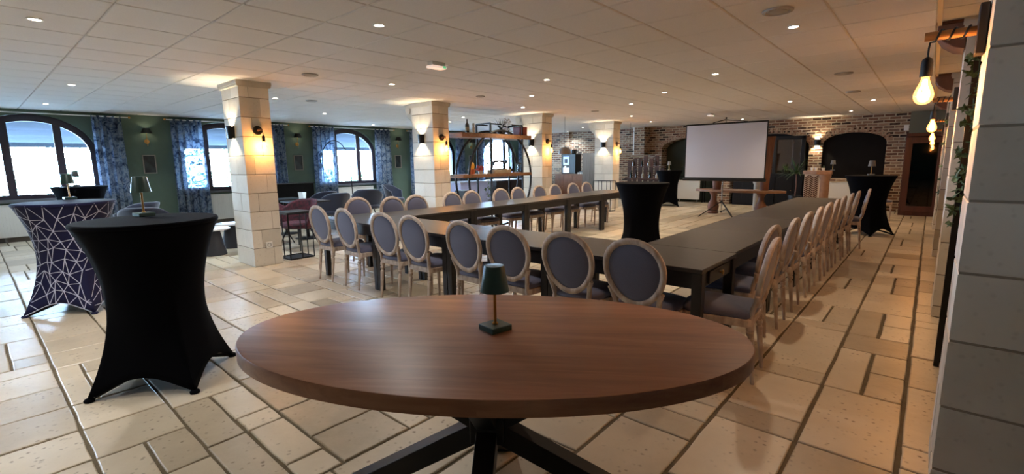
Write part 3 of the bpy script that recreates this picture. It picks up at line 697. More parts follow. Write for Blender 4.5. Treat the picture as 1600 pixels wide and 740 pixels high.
def arm_lamp(x, y, z, L, lab, power):
    root = empty('timber_arm_lamp', (x, y, z), 0, lab, 'wall lamp', 'timber arm bulb lamps on the right pillars')
    MB().box(-.03, 0, -.045, .045, -.10, .10).build('wall_plate', mat('dark_plate', '#1d1410', .6), root, bevel=.004)
    MB().tube([(-.03, 0, .0), (-L, 0, -.0)], .019, 14).build('wooden_arm', mat('arm_wood', '#9a6a3a', .5, 0, .15, 20, stretch=(.3, 2, 2)), root)
    p = []; n = 60
    for k in range(n+1):
        u = k/n; a = u*2*pi*2.5+pi/2; p.append((-.05-u*(L-.085), .0235*cos(a), .0235*sin(a)))
    p += [(-L+.02, .01, -.024), (-L+.018, 0, -.05), (-L+.018, 0, -.09)]
    MB().tube(p, .0042, 6).build('cable', black_metal, root)
    edison(root, (-L+.018, 0, -.14), power)
arm_lamp(.12, 2.86, 1.965, .195, 'timber arm lamp with glowing bulb nearest the camera at upper right', BULB_W*1.2)
arm_lamp(.12, 5.98, 1.955, .17, 'timber arm lamp with glowing bulb on the second right pillar', BULB_W)
arm_lamp(.12, 9.35, 1.95, .17, 'timber arm lamp with glowing bulb on the third right pillar', BULB_W)
arm_lamp(.12, 12.8, 1.95, .17, 'timber arm lamp with glowing bulb on the farthest right pillar', BULB_W)

def updown(loc, rz, lab, group, power=None):
    """half-drum sconce throwing light up and down; back on local y=0, bulging to -y"""
    root = empty('up_down_sconce', loc, rz, lab, 'wall sconce', group)
    m = MB(); n = 20
    for rr_, hz in ((.085, .085), (.078, .084)):
        m.lathe([(rr_*.86, -hz), (rr_, hz)], n, None, pi, 2*pi, cap=False)
    o = m.build('half_shade', black_metal, root)
    MB().box(-.03, .03, -.012, 0, -.06, .06).build('back_plate', black_metal, root)
    MB().tube([(0, -.012, 0), (0, -.045, 0)], .012).build('lamp_holder', black_metal, root)
    MB().ball((0, -.045, 0), .022, sc=(1, 1, 1.3)).build('bulb', sconce_glow, root)
    for s_ in (1, -1):
        l = bpy.data.lights.new('sconce_light', 'SPOT'); l.energy = (power or SCONCE_W)*4; l.color = (1, .80, .52); l.spot_size = R(105); l.spot_blend = .35; l.shadow_soft_size = .02
        q = bpy.data.objects.new('sconce_light', l); COL.objects.link(q); q.parent = root; q.location = (0, -.045, s_*.045)
        q.rotation_euler = (pi if s_ > 0 else 0, 0, 0)
    return root
for i, y in enumerate(PY):
    updown((-7.46, y-.003, 1.90), 0, ['half-drum up and down sconce on the nearest left pillar', 'half-drum up and down sconce on the second left pillar', 'half-drum up and down sconce on the third left pillar', 'half-drum up and down sconce on the farthest left pillar'][i], 'half-drum sconces on the left pillars')
updown((-2.52, Y1-.003, 1.87), 0, 'lit sconce on the brick wall between the middle and right arches', 'brick wall sconces', SCONCE_W*1.4)

def rod_sconce(y, lab):
    root = empty('shade_sconce', (X0, y, 2.0), 0, lab, 'wall sconce', 'cone shade sconces on the green wall')
    MB().lathe([(.05, 0), (.05, .012), (0, .014)], 24, Matrix.Rotation(pi/2, 4, 'Y')).build('wall_disc', gold, root)
    MB().tube([(.05, 0, -.10), (.05, 0, .30)], .006).build('rod', gold, root)
    MB().tube([(0.01, 0, 0), (.05, 0, 0)], .008).build('arm', gold, root)
    MB().lathe([(.11, .18), (.065, .29), (.062, .29), (.106, .18)], 28, Matrix.Translation((.09, 0, 0)), cap=False).build('lamp_shade', mat('black_shade', '#0d0f12', .6), root)
    MB().ball((.09, 0, .22), .02).build('bulb', mat('bulb_soft', '#ffe6c0', .5, emit=6, ecol='#ffdfae'), root)
    l = bpy.data.lights.new('sconce_light', 'POINT'); l.energy = 1.6; l.color = (1, .86, .6); l.shadow_soft_size = .02
    q = bpy.data.objects.new('sconce_light', l); COL.objects.link(q); q.parent = root; q.location = (.09, 0, .235)
def picture(y, lab):
    root = empty('framed_picture', (X0, y, 1.49), 0, lab, 'picture', 'small framed pictures on the green wall')
    w_, h_ = .125, .21
    m = MB()
    for a0, a1, z0, z1 in ((-w_, w_, h_-.018, h_), (-w_, w_, -h_, -h_+.018), (-w_, -w_+.018, -h_, h_), (w_-.018, w_, -h_, h_)): m.box(0, .022, a0, a1, z0, z1)
    m.build('frame', mat('picture_frame', '#8b8378', .5), root)
    MB().box(0, .008, -w_+.017, w_-.017, -h_+.017, h_-.017).build('print', mat('dark_print', '#10151a', .3, 0, 0, 5, col2='#2e3a3c'), root)
for y, a, b in ((2.83, 'black shade sconce on the green wall left of the nearest pillar', 'small dark framed picture on the green wall behind the big black cocktail table'), (6.27, 'black shade sconce on the green wall just right of the nearest pillar', 'small dark framed picture just right of the nearest pillar'), (9.64, 'lit black shade sconce on the green wall left of the second pillar', 'small dark framed picture left of the second pillar'), (13.05, 'black shade sconce behind the round shelf', 'small dark framed picture behind the round shelf')):
    rod_sconce(y, a); picture(y, b)

# ------------------------------------------------------------------ ceiling fittings
def make_spot():
    root = empty('ceiling_spotlight', (0, 0, 0), 0, '', 'ceiling light', 'recessed ceiling spotlights')
    MB().lathe([(.036, 0), (.05, -.001), (.052, -.006), (.046, -.009), (.036, -.006)], 24, cap=False).build('trim_ring', white_paint, root)
    MB().lathe([(0, -.005), (.037, -.005)], 24, cap=False).build('diffuser', spot_glow, root)
    l = bpy.data.lights.new('spot_light', 'SPOT'); l.energy = SPOT_W; l.color = (1, .86, .70); l.spot_size = R(140); l.spot_blend = .8; l.shadow_soft_size = .035
    q = bpy.data.objects.new('spot_light', l); COL.objects.link(q); q.parent = root; q.location = (0, 0, -.03)
    return root
SPOTS = [(-5.31, .51, 'round ceiling spotlight at the top left corner of the photo'), (-9.1, 1.14, 'ceiling spotlight above the far side of the patterned cocktail table'), (-12.12, 1.13, 'ceiling spotlight closest to the large leftmost window'),
 (-8.64, 3.7, 'ceiling spotlight just right of the top of the nearest pillar'), (-10.51, 5.57, 'ceiling spotlight in front of the arc lamp window, nearer the camera'), (-12.72, 8.25, 'ceiling spotlight by the wall above the arc lamp window'),
 (-11.37, 9.91, 'leftmost small spotlight right behind the second pillar top'), (-10.39, 9.24, 'middle small spotlight right behind the second pillar top'), (-9.14, 8.59, 'brightest spotlight right of the second pillar above the round shelf'),
 (-3.56, 2.42, 'bright ceiling spotlight nearest the camera left of centre'), (-6.01, 4.25, 'ceiling spotlight between the first and second left pillars, left of the exit light box'), (-4.19, 5.56, 'ceiling spotlight near the centre of the ceiling, first of a receding line of three'),
 (-5.37, 6.69, 'ceiling spotlight near the centre, second of a receding line of three'), (-6.62, 7.95, 'ceiling spotlight near the third pillar, last of a receding line of three'), (-1.02, 4.92, 'large ceiling spotlight at upper right near the hanging bulb'),
 (-2.31, 6.83, 'ceiling spotlight second in the diagonal line from the upper right'), (-3.55, 8.04, 'ceiling spotlight third in the diagonal line from the upper right'), (-4.74, 9.15, 'ceiling spotlight fourth in the diagonal line from the upper right'),
 (-6.02, 11.66, 'ceiling spotlight in front of the farthest left pillar'), (-6.52, 13.88, 'ceiling spotlight above the left black far cocktail table'), (-2.28, 11.19, 'ceiling spotlight right of the projector screen top'),
 (-1.01, 12.25, 'ceiling spotlight in front of the right brick arch'), (-1.63, 14.68, 'small ceiling spotlight close to the brick wall above the right arch'), (-4.29, 15.15, 'small ceiling spotlight directly above the projector screen'),
 (-9.25, 14.36, 'ceiling spotlight over the coffee machine corner'), (-10.83, 15.73, 'farthest ceiling spotlight in the coffee corner')]
SPOTS += [(-4.4, -.7, 'added ceiling spotlight, out of view above the camera side'), (-3.4, -1.6, 'first added ceiling spotlight behind the camera'), (-7.2, -2.4, 'second added ceiling spotlight behind the camera'), (-10.6, -3.2, 'third added ceiling spotlight behind the camera')]  # extra unseen spots, added to light the foreground from outside the view
ps = make_spot()
for i, (x, y, lab) in enumerate(SPOTS):
    q = inst(ps, i == 0, (x, y, CEIL-.001), 0, lab)
    for c in q.children:
        if c.type == 'LIGHT':
            c.data = c.data.copy(); c.data.color = warm(x, y); c.data.energy = SPOT_W*(1.9 if x < -7 else 1.2 if x < -3 else .85)
def vent(x, y, r_, lab):
    root = empty('ceiling_air_vent', (x, y, CEIL-.001), 0, lab, 'air vent', 'round ceiling air vents')
    MB().lathe([(r_*.72, 0), (r_, -.002), (r_*.98, -.014), (r_*.8, -.018), (r_*.72, -.008)], 32, cap=False).build('outer_ring', mat('vent_plastic', '#a7a29c', .5), root)
    MB().lathe([(0, -.022), (r_*.35, -.024), (r_*.6, -.014), (r_*.6, -.010), (0, -.012)], 32).build('valve_disc', MATS['vent_plastic'], root)
for x, y, r_, lab in ((-6.09, 3.07, .10, 'round air vent in the ceiling right of the nearest left pillar'), (-8.55, 4.3, .10, 'round air vent behind the nearest left pillar'), (-6.04, 6.1, .08, 'round air vent in the ceiling beside the second left pillar'), (-1.01, 4.31, .11, 'large round air vent at upper right beside the big spotlight'),
                      (-1.02, 8.06, .11, 'round air vent in the ceiling to the left of the nearest hanging bulb'), (-1.15, 10.4, .11, 'round air vent in the ceiling in front of the right arch'), (-5.99, 9.8, .09, 'round air vent in front of the third left pillar')): vent(x, y, r_, lab)
def exit_box(x, y, lab, s=1):
    root = empty('emergency_light_box', (x, y, CEIL), 0, lab, 'emergency light', 'emergency light boxes')
    MB().box(-.045, .045, -.095, .095, -.05, -.001).build('housing', mat('box_plastic', '#c9cbc8', .4), root, bevel=.004)
    MB().box(-.055, .055, -.105, .105, -.07, -.045).build('lens', mat('warm_lens', '#f2e4dc', .3, emit=.35, ecol='#ffe0d0'), root, bevel=.004)
    MB().box(.054, .062, .05, .09, -.066, -.045).build('indicator', mat('green_led', '#58b07a', .4, emit=.4, ecol='#66d090'), root)
exit_box(-4.38, 3.72, 'rectangular emergency light box on the ceiling near the centre of the photo')
exit_box(-4.32, 12.6, 'small emergency light box on the ceiling above the projector screen')

# ------------------------------------------------------------------ oval table in the foreground
OT = empty('oval_table', (-1.31, 1.33, 0), R(35.2), 'large oval wooden table with black crossed legs in the foreground', 'table')
def oval(a, b, n=96): return [(a*cos(2*pi*k/n), b*sin(2*pi*k/n)) for k in range(n)]
m = MB(); n = 96
for (da, z) in ((-.012, .700), (0, .704), (.0, .752), (-.004, .759), (-.012, .76)):
    m.v += [(x, y, z) for x, y in oval(1.03+da, .561+da)]
for j in range(4): m.f += [(j*n+i, j*n+(i+1) % n, (j+1)*n+(i+1) % n, (j+1)*n+i) for i in range(n)]
m.f += [tuple(range(n))[::-1], tuple(4*n+i for i in range(n))]
m.build('tabletop', table_wood, OT)
for sx_, sy_ in ((-1, 0), (1, 0), (0, -1), (0, 1)):
    L = .62 if sx_ else .40
    a = Vector((sx_*L, sy_*L, .02)); b = Vector((0, 0, .36)); c = Vector((sx_*L*.92, sy_*L*.92, .70))
    mb = MB(); d = (b-a).normalized()
    mb.bar(a, b, .085, .085); mb.bar(c, b, .085, .085)
    mb.box(a.x-.055, a.x+.055, a.y-.055, a.y+.055, 0, .03)
    mb.build('leg', mat('black_powder_coat', '#0b0b0d', .45, .2), OT, bevel=.003)
MB().box(-.07, .07, -.07, .07, .30, .42).build('centre_hub', MATS['black_powder_coat'], OT, bevel=.004)
m = MB(); m.box(-.62, .62, -.045, .045, .70, .713); m.box(-.045, .045, -.42, .42, .70, .713); m.build('mounting_plate', MATS['black_powder_coat'], OT)

# ------------------------------------------------------------------ table lamps
def make_lamp(shade_col, key):
    root = empty('table_lamp', (0, 0, 0), 0, '', 'lamp', 'small cordless table lamps')
    g = mat('lamp_lacquer_'+key, shade_col, .35, .1)
    MB().box(-.05, .05, -.05, .05, 0, .024).build('base', g, root, bevel=.003)
    MB().tube([(0, 0, .02), (0, 0, .25)], .0065, 12).build('pole', gold, root)
    MB().lathe([(.058, .165), (.060, .165), (.042, .268), (.040, .272), (0, .273)], 32).build('lamp_shade', g, root)
    MB().lathe([(0, .19), (.03, .19)], 20, cap=False).build('diffuser', mat('lamp_diffuser', '#ece3d0', .5), root)
    MB().lathe([(.012, .024), (.012, .03), (.0065, .034)], 16).build('collar', gold, root)
    return root
lp = make_lamp('#2f4c4a', 'green')
inst(lp, True, (-1.305, 1.375, .7605), R(-10), 'green cordless table lamp on the oval wooden table')
CK = 1.106
lpg = make_lamp('#6f7276', 'grey'); inst(lpg, True, (-1.95, 15.05, 1.101), 0, 'dark little lamp on the right side of the herringbone pedestal')
for (x, y, rz, lab) in ((-4.10, .79, 12, 'green cordless lamp on the nearest black cocktail table'), (-6.98, .72, 5, 'pale green lamp on the line-patterned cocktail table'), (-11.75, 1.33, 0, 'small lamp on the black cocktail table by the large window'),
                        (-6.2, 14.6, 20, 'small lamp on the far cocktail table left of the projector screen'), (-.84, 11.2, 20, 'small lamp on the black cocktail table in front of the red cabinet')):
    inst(lp if x < -4 and x > -9 and y < 3 else lpg, False, (x, y, CK+.001), R(rz), lab)

# ------------------------------------------------------------------ cocktail tables with stretch covers
def cover_point(th, s, RT=.41):
    ph = ((th+pi/4) % (pi/2))-pi/4            # 0 at a foot, 45 degrees half-way to the next
    phm = pi/4-abs(ph)
    w_ = (1/cos(phm)-1)/(sqrt(2)-1); w_ = w_**1.15
    zh = .012+.115*(1-(phm/(pi/4))**2)
    rb = .300+.140*w_; rc = .185-.05*w_; u = s
    r_ = (1-u)**2*RT+2*u*(1-u)*rc+u*u*rb
    z = (1-u)**2*1.092+2*u*(1-u)*(.60)+u*u*zh
    return Vector((r_*cos(th), r_*sin(th), z))
def make_cocktail(material, RT=.398):
    root = empty('cocktail_table', (0, 0, 0), 0, '', 'cocktail table', 'covered cocktail tables')
    m = MB(); na, nz = 96, 22
    for j in range(nz+1):
        for i in range(na): m.v.append(tuple(cover_point(2*pi*i/na, j/nz, RT)))
    for j in range(nz): m.f += [(j*na+i, j*na+(i+1) % na, (j+1)*na+(i+1) % na, (j+1)*na+i) for i in range(na)]
    o = m.build('stretch_cover', material, root, ang=70); so = o.modifiers.new('s', 'SOLIDIFY'); so.thickness = .002; so.offset = 0
    MB().lathe([(0, 1.075), (RT-.004, 1.075), (RT+.001, 1.082), (RT+.001, 1.096), (RT-.006, 1.104), (0, 1.105)], 72).build('tabletop', material, root)
    m = MB(); m.tube([(0, 0, .1), (0, 0, 1.07)], .025, 12)
    for k in range(4):
        a = k*pi/2; m.tube([(0, 0, .14), (.40*cos(a), .40*sin(a), .02)], .014, 8)
    m.build('pedestal', black_metal, root)
    for k in range(4):
        a = k*pi/2; MB().lathe([(.028, 0), (.03, .012), (.02, .022), (0, .022)], 12, Matrix.Translation((.425*cos(a), .425*sin(a), 0))).build('foot_pocket', material, root)
    return root
ct = make_cocktail(black_lycra)
inst(ct, True, (-3.87, .76, 0), R(6), 'big black stretch-covered cocktail table in the left foreground')
inst(ct, False, (-3.3, 6.8, 0), R(-5), 'black stretch-covered cocktail table standing inside the U of long tables')
inst(ct, False, (-6.2, 14.6, 0), R(-20), 'black stretch-covered cocktail table by the brick wall left of the projector screen')
inst(ct, False, (-.84, 11.2, 0), R(15), 'black stretch-covered cocktail table in front of the right brick arch')
inst(ct, False, (-11.6, 1.35, 0), R(20), 'black stretch-covered cocktail table in front of the large leftmost window')
geo = make_cocktail(navy_lycra)
inst(geo, True, (-6.58, .64, 0), R(6), 'navy cocktail table cover printed with a white line network')
# white line network: triangulated random points on the cover, drawn as thin raised print
def network():
    rnd = random.Random(11); nu, nv = 20, 9; m = MB(); cov = [c for c in geo.children if c.name.startswith('stretch_cover')][0]
    P = {}
    for i in range(nu):
        for j in range(nv+1): P[i, j] = (2*pi*(i+(.5 if j % 2 else 0)+rnd.uniform(-.33, .33))/nu, min(1, max(0, (j+(rnd.uniform(-.33, .33) if 0 < j < nv else 0))/nv)))
    E = set()
    for i in range(nu):
        for j in range(nv+1):
            if j not in (0,): E.add(((i, j), (i+1, j)))
            if j < nv:
                if j % 2: E.add(((i, j), (i, j+1))); E.add(((i, j), (i+1, j+1)))
                else: E.add(((i, j), (i, j+1))); E.add(((i, j), (i-1, j+1)))
    for a, b in E:
        if rnd.random() < .10: continue
        pa, pb = P[a[0] % nu, a[1]], P[b[0] % nu, b[1]]
        ta, tb = pa[0]+2*pi*((a[0]-(a[0] % nu))/nu), pb[0]+2*pi*((b[0]-(b[0] % nu))/nu)
        k = 5; L = []; 
        for q in range(k+1):
            u = q/k; th = ta+(tb-ta)*u; s_ = pa[1]+(pb[1]-pa[1])*u
            p = cover_point(th, s_, .398); n_ = (cover_point(th+.01, s_)-cover_point(th-.01, s_)).cross(cover_point(th, max(0, s_-.01))-cover_point(th, min(1, s_+.01))).normalized()
            if n_.dot(Vector((cos(th), sin(th), 0))) < 0: n_ = -n_
            L.append((p+n_*.0025, n_))
        n0 = len(m.v)
        for q in range(k+1):
            d = (L[min(q+1, k)][0]-L[max(q-1, 0)][0]).normalized(); sd = d.cross(L[q][1])*.0034
            m.v += [tuple(L[q][0]+sd), tuple(L[q][0]-sd)]
        m.f += [(n0+2*q, n0+2*q+1, n0+2*q+3, n0+2*q+2) for q in range(k)]
    m.build('line_print', white_print, cov)
network()

# ------------------------------------------------------------------ long meeting tables
def make_meeting_table(Lx, label='', knob=False):
    """long axis on local x, 0.70 deep on local y; origin at floor centre"""
    root = empty('meeting_table', (0, 0, 0), 0, label, 'table', 'long black meeting tables in a U')
    D = .70
    MB().box(-Lx/2+.002, Lx/2-.002, -D/2, D/2, .732, .76).build('tabletop', black_wood_top, root, bevel=.003)
    m = MB(); a, b = Lx/2-.03, D/2-.02
    for s_ in (-1, 1):
        m.box(-a, a, s_*b-.01, s_*b+.01, .625, .732); m.box(s_*a-.01, s_*a+.01, -b, b, .625, .732)
    m.build('apron', black_wood, root, bevel=.002)
    for sx_ in (-1, 1):
        for sy_ in (-1, 1):
            mb = MB(); x, y = sx_*(Lx/2-.035), sy_*(D/2-.035)
            t, u = .033, .029
            mb.v += [(x+i*q, y+j*q, z) for z, q in ((0, u), (.62, t), (.731, t)) for i, j in ((-1, -1), (1, -1), (1, 1), (-1, 1))]
            mb.f += [(3, 2, 1, 0), (8, 9, 10, 11)]+[(k*4+i, k*4+(i+1) % 4, (k+1)*4+(i+1) % 4, (k+1)*4+i) for k in range(2) for i in range(4)]
            mb.build('leg', black_wood, root, bevel=.003)
    return root
def black_top():
    m = mat('black_table_top', '#312d2c', .38, 0, .18, 10, .04, stretch=(1, 6, 1), detail=8, spec=.6); return m
black_wood_top = black_top()
mt = make_meeting_table(1.22)
xs = [-5.90+1.22*(k+.5) for k in range(4)]
labs = ['black meeting table at the left end of the near row', 'second black meeting table from the left in the near row', 'third black meeting table from the left in the near row', 'black meeting table with a brass knob at the right end of the near row']
for k, x in enumerate(xs): q = inst(mt, k == 0, (x, 3.325, 0), 0, labs[k])
d = MB().box(.587, .606, -.2, .2, .64, .72).build('drawer', black_wood, q, bevel=.002)
MB().lathe([(.006, 0), (.006, .012), (.016, .018), (.016, .024), (0, .027)], 20, Matrix.Translation((.606, .0, .685)) @ Matrix.Rotation(pi/2, 4, 'Y')).build('knob', gold, d)
mt2 = make_meeting_table(1.20)
nth = ['nearest', 'second nearest', 'middle', 'second farthest', 'farthest']
for k in range(5):
    inst(mt2, k == 0, (-1.39, 3.68+1.20*(k+.5)+.002, 0), R(90), nth[k]+' black meeting table of the long right-hand column')
for k in range(5):
    if k == 0: mt3 = make_meeting_table(1.25)
    inst(mt3, k == 0, (-5.42, 3.68+1.25*(k+.5)+.002, 0), R(90), nth[k]+' black meeting table of the long left-hand column')

# ------------------------------------------------------------------ medallion chairs
def make_chair():
    root = empty('medallion_chair', (0, 0, 0), 0, '', 'chair', 'medallion dining chairs')
    cz, A, Bz = .715, .226, .238
    def yb(z): return -.225-.16*max(0, z-.46)
    # back ring: flat-sectioned oval, slightly egg shaped
    def ring_pts(a, b, n=40):
        out = []
        for k in range(n):
            t = 2*pi*k/n; z = cz+b*sin(t); w_ = 1+.11*sin(t); out.append(Vector((a*cos(t)*w_, yb(z), z)))
        return out
    m = MB(); n = 40; rings = []
    for (da, dy) in ((0, -.012), (-.004, .008), (-.016, .018), (-.036, .016), (-.042, .004), (-.042, -.010), (-.03, -.018), (-.01, -.020)):
        p = ring_pts(A+da, Bz+da); rings.append([v+Vector((0, dy, 0)) for v in p])
    for rg in rings: m.v += [tuple(v) for v in rg]
    K = len(rings)
    for j in range(K): m.f += [(j*n+i, j*n+(i+1) % n, ((j+1) % K)*n+(i+1) % n, ((j+1) % K)*n+i) for i in range(n)]
    m.build('back_frame', limed, root, ang=50)
    for s_, nm in ((1, 'back_cushion'), (-1, 'back_panel')):
        m = MB(); prof = [(1.0, 0), (.97, .010), (.8, .022), (.5, .03), (.2, .033)]
        for q, h_ in prof:
            m.v += [tuple(v+Vector((0, s_*(h_*(.9 if s_ > 0 else .45)+.002), 0))) for v in [Vector(((p.x)*q, yb(cz+(p.z-cz)*q), cz+(p.z-cz)*q)) for p in ring_pts(A-.038, Bz-.038)]]
        for j in range(len(prof)-1): m.f += [(j*n+i, j*n+(i+1) % n, (j+1)*n+(i+1) % n, (j+1)*n+i) for i in range(n)]
        m.f.append(tuple((len(prof)-1)*n+i for i in range(n)))
        m.build(nm, grey_cloth, root, ang=60)
    for s_ in (-1, 1):
        pts = [(s_*.150, -.212, .40), (s_*.150, -.215, .46), (s_*.158, -.222, .50), (s_*.170, yb(.56), .555), (s_*.188, yb(.60), .60)]
        MB().tube(pts, [1]*5, 8, flat=(.017, .020)).build('back_post', limed, root, ang=60)
    # seat
    def seat_poly(g=0):
        P = []
        for k in range(9): a = pi*k/8; P.append(((.225+g)*cos(a)*1.0+.0, .17+(.075+g)*sin(a)))
        out = [(x, y) for x, y in P]+[(-.19-g, -.20-g), (-.16, -.225-g), (.16, -.225-g), (.19+g, -.20-g)]
        return out
    sp = seat_poly(0)
    MB().prism(sp, .385, .435).build('seat_frame', limed, root, bevel=.006)
    m = MB(); k = len(sp)
    for g, z in ((-.012, .436), (-.004, .455), (-.012, .475), (-.05, .493), (-.12, .502)):
        m.v += [(x*(1+g/.22), y*(1+g/.22) if True else y, z) for x, y in sp]
    for j in range(4): m.f += [(j*k+i, j*k+(i+1) % k, (j+1)*k+(i+1) % k, (j+1)*k+i) for i in range(k)]
    m.f += [tuple(range(k))[::-1], tuple(4*k+i for i in range(k))]
    m.build('seat_cushion', grey_cloth, root, ang=60)
    prof = [(0, 0), (.010, 0), (.013, .01), (.011, .03), (.013, .05), (.019, .27), (.021, .30), (.015, .305), (.015, .315), (.022, .325), (.024, .345), (.018, .352), (.024, .36), (.024, .392)]
    for sx_, y in ((-1, .18), (1, .18)):
        MB().lathe(prof, 14, Matrix.Translation((sx_*.185, y, 0))).build('leg', limed, root)
    for sx_ in (-1, 1):
        M = Matrix(((1, 0, 0, sx_*.152), (0, 1, .10, -.246), (0, 0, 1, 0), (0, 0, 0, 1)))
        MB().lathe(prof, 14, M).build('leg', limed, root)
    return root
ch = make_chair(); first = True
def chair(x, y, rz, lab, grp):
    global first
    inst(ch, first, (x, y, 0), R(rz), lab, grp); first = False
ordn = ['first', 'second', 'third', 'fourth', 'fifth', 'sixth', 'seventh', 'eighth', 'ninth', 'tenth', 'eleventh']
for k, x in enumerate((-5.61, -4.99, -4.24, -3.74, -3.02, -2.52, -1.93, -1.40)):
    chair(x, 3.08, (1, -1, 2, 0, -2, 2, 0, -1)[k], 'grey medallion chair, %s from the left in the near row, back to the camera' % ordn[k], 'medallion chairs along the near table row')
for k, y in enumerate((3.33, 4.0, 4.57, 5.17, 5.77, 6.38, 6.98, 7.58, 8.18, 8.78, 9.38)):
    chair((-1.0, -1.15, -1.12, -1.12, -1.12, -1.12, -1.12, -1.12, -1.10, -1.08, -1.0)[k], y, 90+(4, -2, 1, 0, 2, -2, 1, 0, 2, 1, 5)[k], 'medallion chair, %s counting away from the camera along the right-hand table column' % ordn[k], 'medallion chairs along the right table column')
for k, y in enumerate((3.84, 4.21, 4.64, 5.42, 5.87, 6.62, 7.14, 7.82, 8.38, 9.06, 9.64)):
    chair(-6.16 if k == 0 else -5.80, y, -90+(0, 2, -2, 3, 0, -3, 2, 0, 1, -2, 0)[k], 'medallion chair, %s counting away from the camera along the left-hand table column' % ordn[k], 'medallion chairs along the left table column')
chair(-.86, 13.6, 235, 'lone medallion chair between the far black cocktail table and the red cabinet', 'spare medallion chair')

# ------------------------------------------------------------------ projector screen
PS = empty('projector_screen', (-3.86, 12.3, 0), 0, 'white projector screen on a black tripod in front of the brick wall', 'projector screen')
a, b = -.93, .93
MB().box(a, b, -.004, .004, .98, 2.28).build('screen_fabric', mat('screen_white', '#c6c9d6', .75), PS)
m = MB(); m.box(a-.025, a, -.006, .006, .95, 2.3); m.box(b, b+.025, -.006, .006, .95, 2.3); m.box(a-.025, b+.025, -.006, .006, .945, .985); m.box(a-.025, b+.025, -.006, .006, 2.275, 2.30); m.build('black_border', mat('screen_black', '#0a0a0c', .6), PS)
m = MB(); m.tube([(a-.05, 0, .93), (b+.05, 0, .93)], .032, 16); m.build('roller_case', black_metal, PS)
m = MB(); m.tube([(a-.02, 0, 2.30), (b+.02, 0, 2.30)], .012, 10); m.tube([(-.3, .02, 2.32), (0, .05, 2.385), (.0, .05, 2.40)], .01, 8); m.tube([(0, .05, 2.38), (.5, .01, 2.31)], .008, 8); m.build('top_bar', black_metal, PS)
MB().tube([(0, .05, .12), (0, .05, 2.40)], .016, 12).build('pole', chrome, PS)
MB().ball((0, .05, 2.42), .022).build('hook_knob', black_metal, PS)
m = MB(); m.lathe([(.028, .36), (.028, .42), (.018, .43)], 14, Matrix.Translation((0, .05, 0))); m.lathe([(.025, .12), (.025, .16)], 14, Matrix.Translation((0, .05, 0))); m.build('leg_collar', black_metal, PS)
for ang in (200, 320, 80):
    e = Vector((.52*cos(R(ang)), .05+.52*sin(R(ang)), .012)); c = Vector((0, .05, .40)); mid = c.lerp(e, .55)
    lg = MB(); lg.bar(c, e, .03, .02); lg.bar(Vector((0, .05, .15)), mid, .02, .014); lo = lg.build('leg', black_metal, PS)
    MB().ball(e, .02, sc=(1.2, 1.2, .6)).build('rubber_foot', black_metal, lo)

# ------------------------------------------------------------------ low oak table with tall urns behind the screen
LT = empty('long_oak_table', (-3.72, 13.2, 0), 0, 'low oak table with vase-shaped legs behind the projector screen', 'table')
MB().prism([(1.1*cos(2*pi*k/48)*(1 if abs(cos(2*pi*k/48)) > .3 else 1), .36*sin(2*pi*k/48)) for k in range(48)], .59, .645).build('tabletop', oak, LT, bevel=.006)
for x in (-.62, .55):
    MB().lathe([(.13, 0), (.14, .03), (.12, .06), (.13, .1), (.145, .18), (.12, .28), (.075, .36), (.065, .46), (.1, .54), (.13, .59)], 24, Matrix.Translation((x, 0, 0))).build('leg', terracotta, LT)
for x, h_, lab in ((-.55, .95, 'tall tapered terracotta urn on the low oak table, mostly hidden by the screen'), (.60, 1.32, 'tall tapered terracotta urn on the low oak table at the right edge of the screen')):
    t = empty('tall_urn', (-3.72+x, 13.2, .6455), 0, lab, 'urn', 'urns on the oak table')
    MB().lathe([(.09, 0), (.10, .02), (.135, h_*.5), (.17, h_*.93), (.18, h_), (.16, h_), (.15, h_*.93), (.05, .05), (0, .05)], 28, None).build('body', terracotta, t)
    MB().lathe([(.165, h_*.97), (.188, h_*.98), (.188, h_+.01), (.165, h_+.01)], 28, cap=False).build('rim', terracotta, t)
t = empty('stone_column', (-3.45, 13.9, 0), 0, 'pale stone column standing behind the low oak table', 'column')
MB().lathe([(.12, 0), (.12, .05), (.09, .08), (.085, .75), (.11, .80), (.12, .86), (0, .86)], 24).build('shaft', pillar_stone, t)
MB().box(-.14, .14, -.14, .14, .86, .90).build('cap', pillar_stone, t, bevel=.005)

# dark cabinet with glazed doors in the middle arch and mirror above
DC = empty('dark_cabinet', (-3.72, Y1+.10, 0), 0, 'tall dark cabinet with mirrored upper doors standing in the middle brick arch', 'cabinet')
MB().box(-.98, .92, -.24, .2, 0, .98).build('body', mat('dark_cabinet_paint', '#0a0c14', .5, spec=.3), DC, bevel=.006)
m = MB(); m.box(-.98, -.88, -.2, .16, .98, 2.06); m.box(.82, .92, -.2, .16, .98, 2.06); m.box(-.98, .92, -.2, .16, 1.98, 2.08); m.box(.10, .18, -.2, -.1, .98, 2.0); m.build('frame', mat('dark_cabinet_frame', '#0b0b0e', .45), DC, bevel=.005)
MB().box(-.88, .82, -.12, -.10, .98, 1.98).build('mirror', mirror, DC)
for x in (-.5, .0, .47): 
    dr = MB().box(x-.21, x+.21, -.258, -.241, .05, .9).build('door', MATS['dark_cabinet_paint'], DC, bevel=.004)
    MB().ball((x+.17, -.27, .5), .014).build('knob', gold, dr)
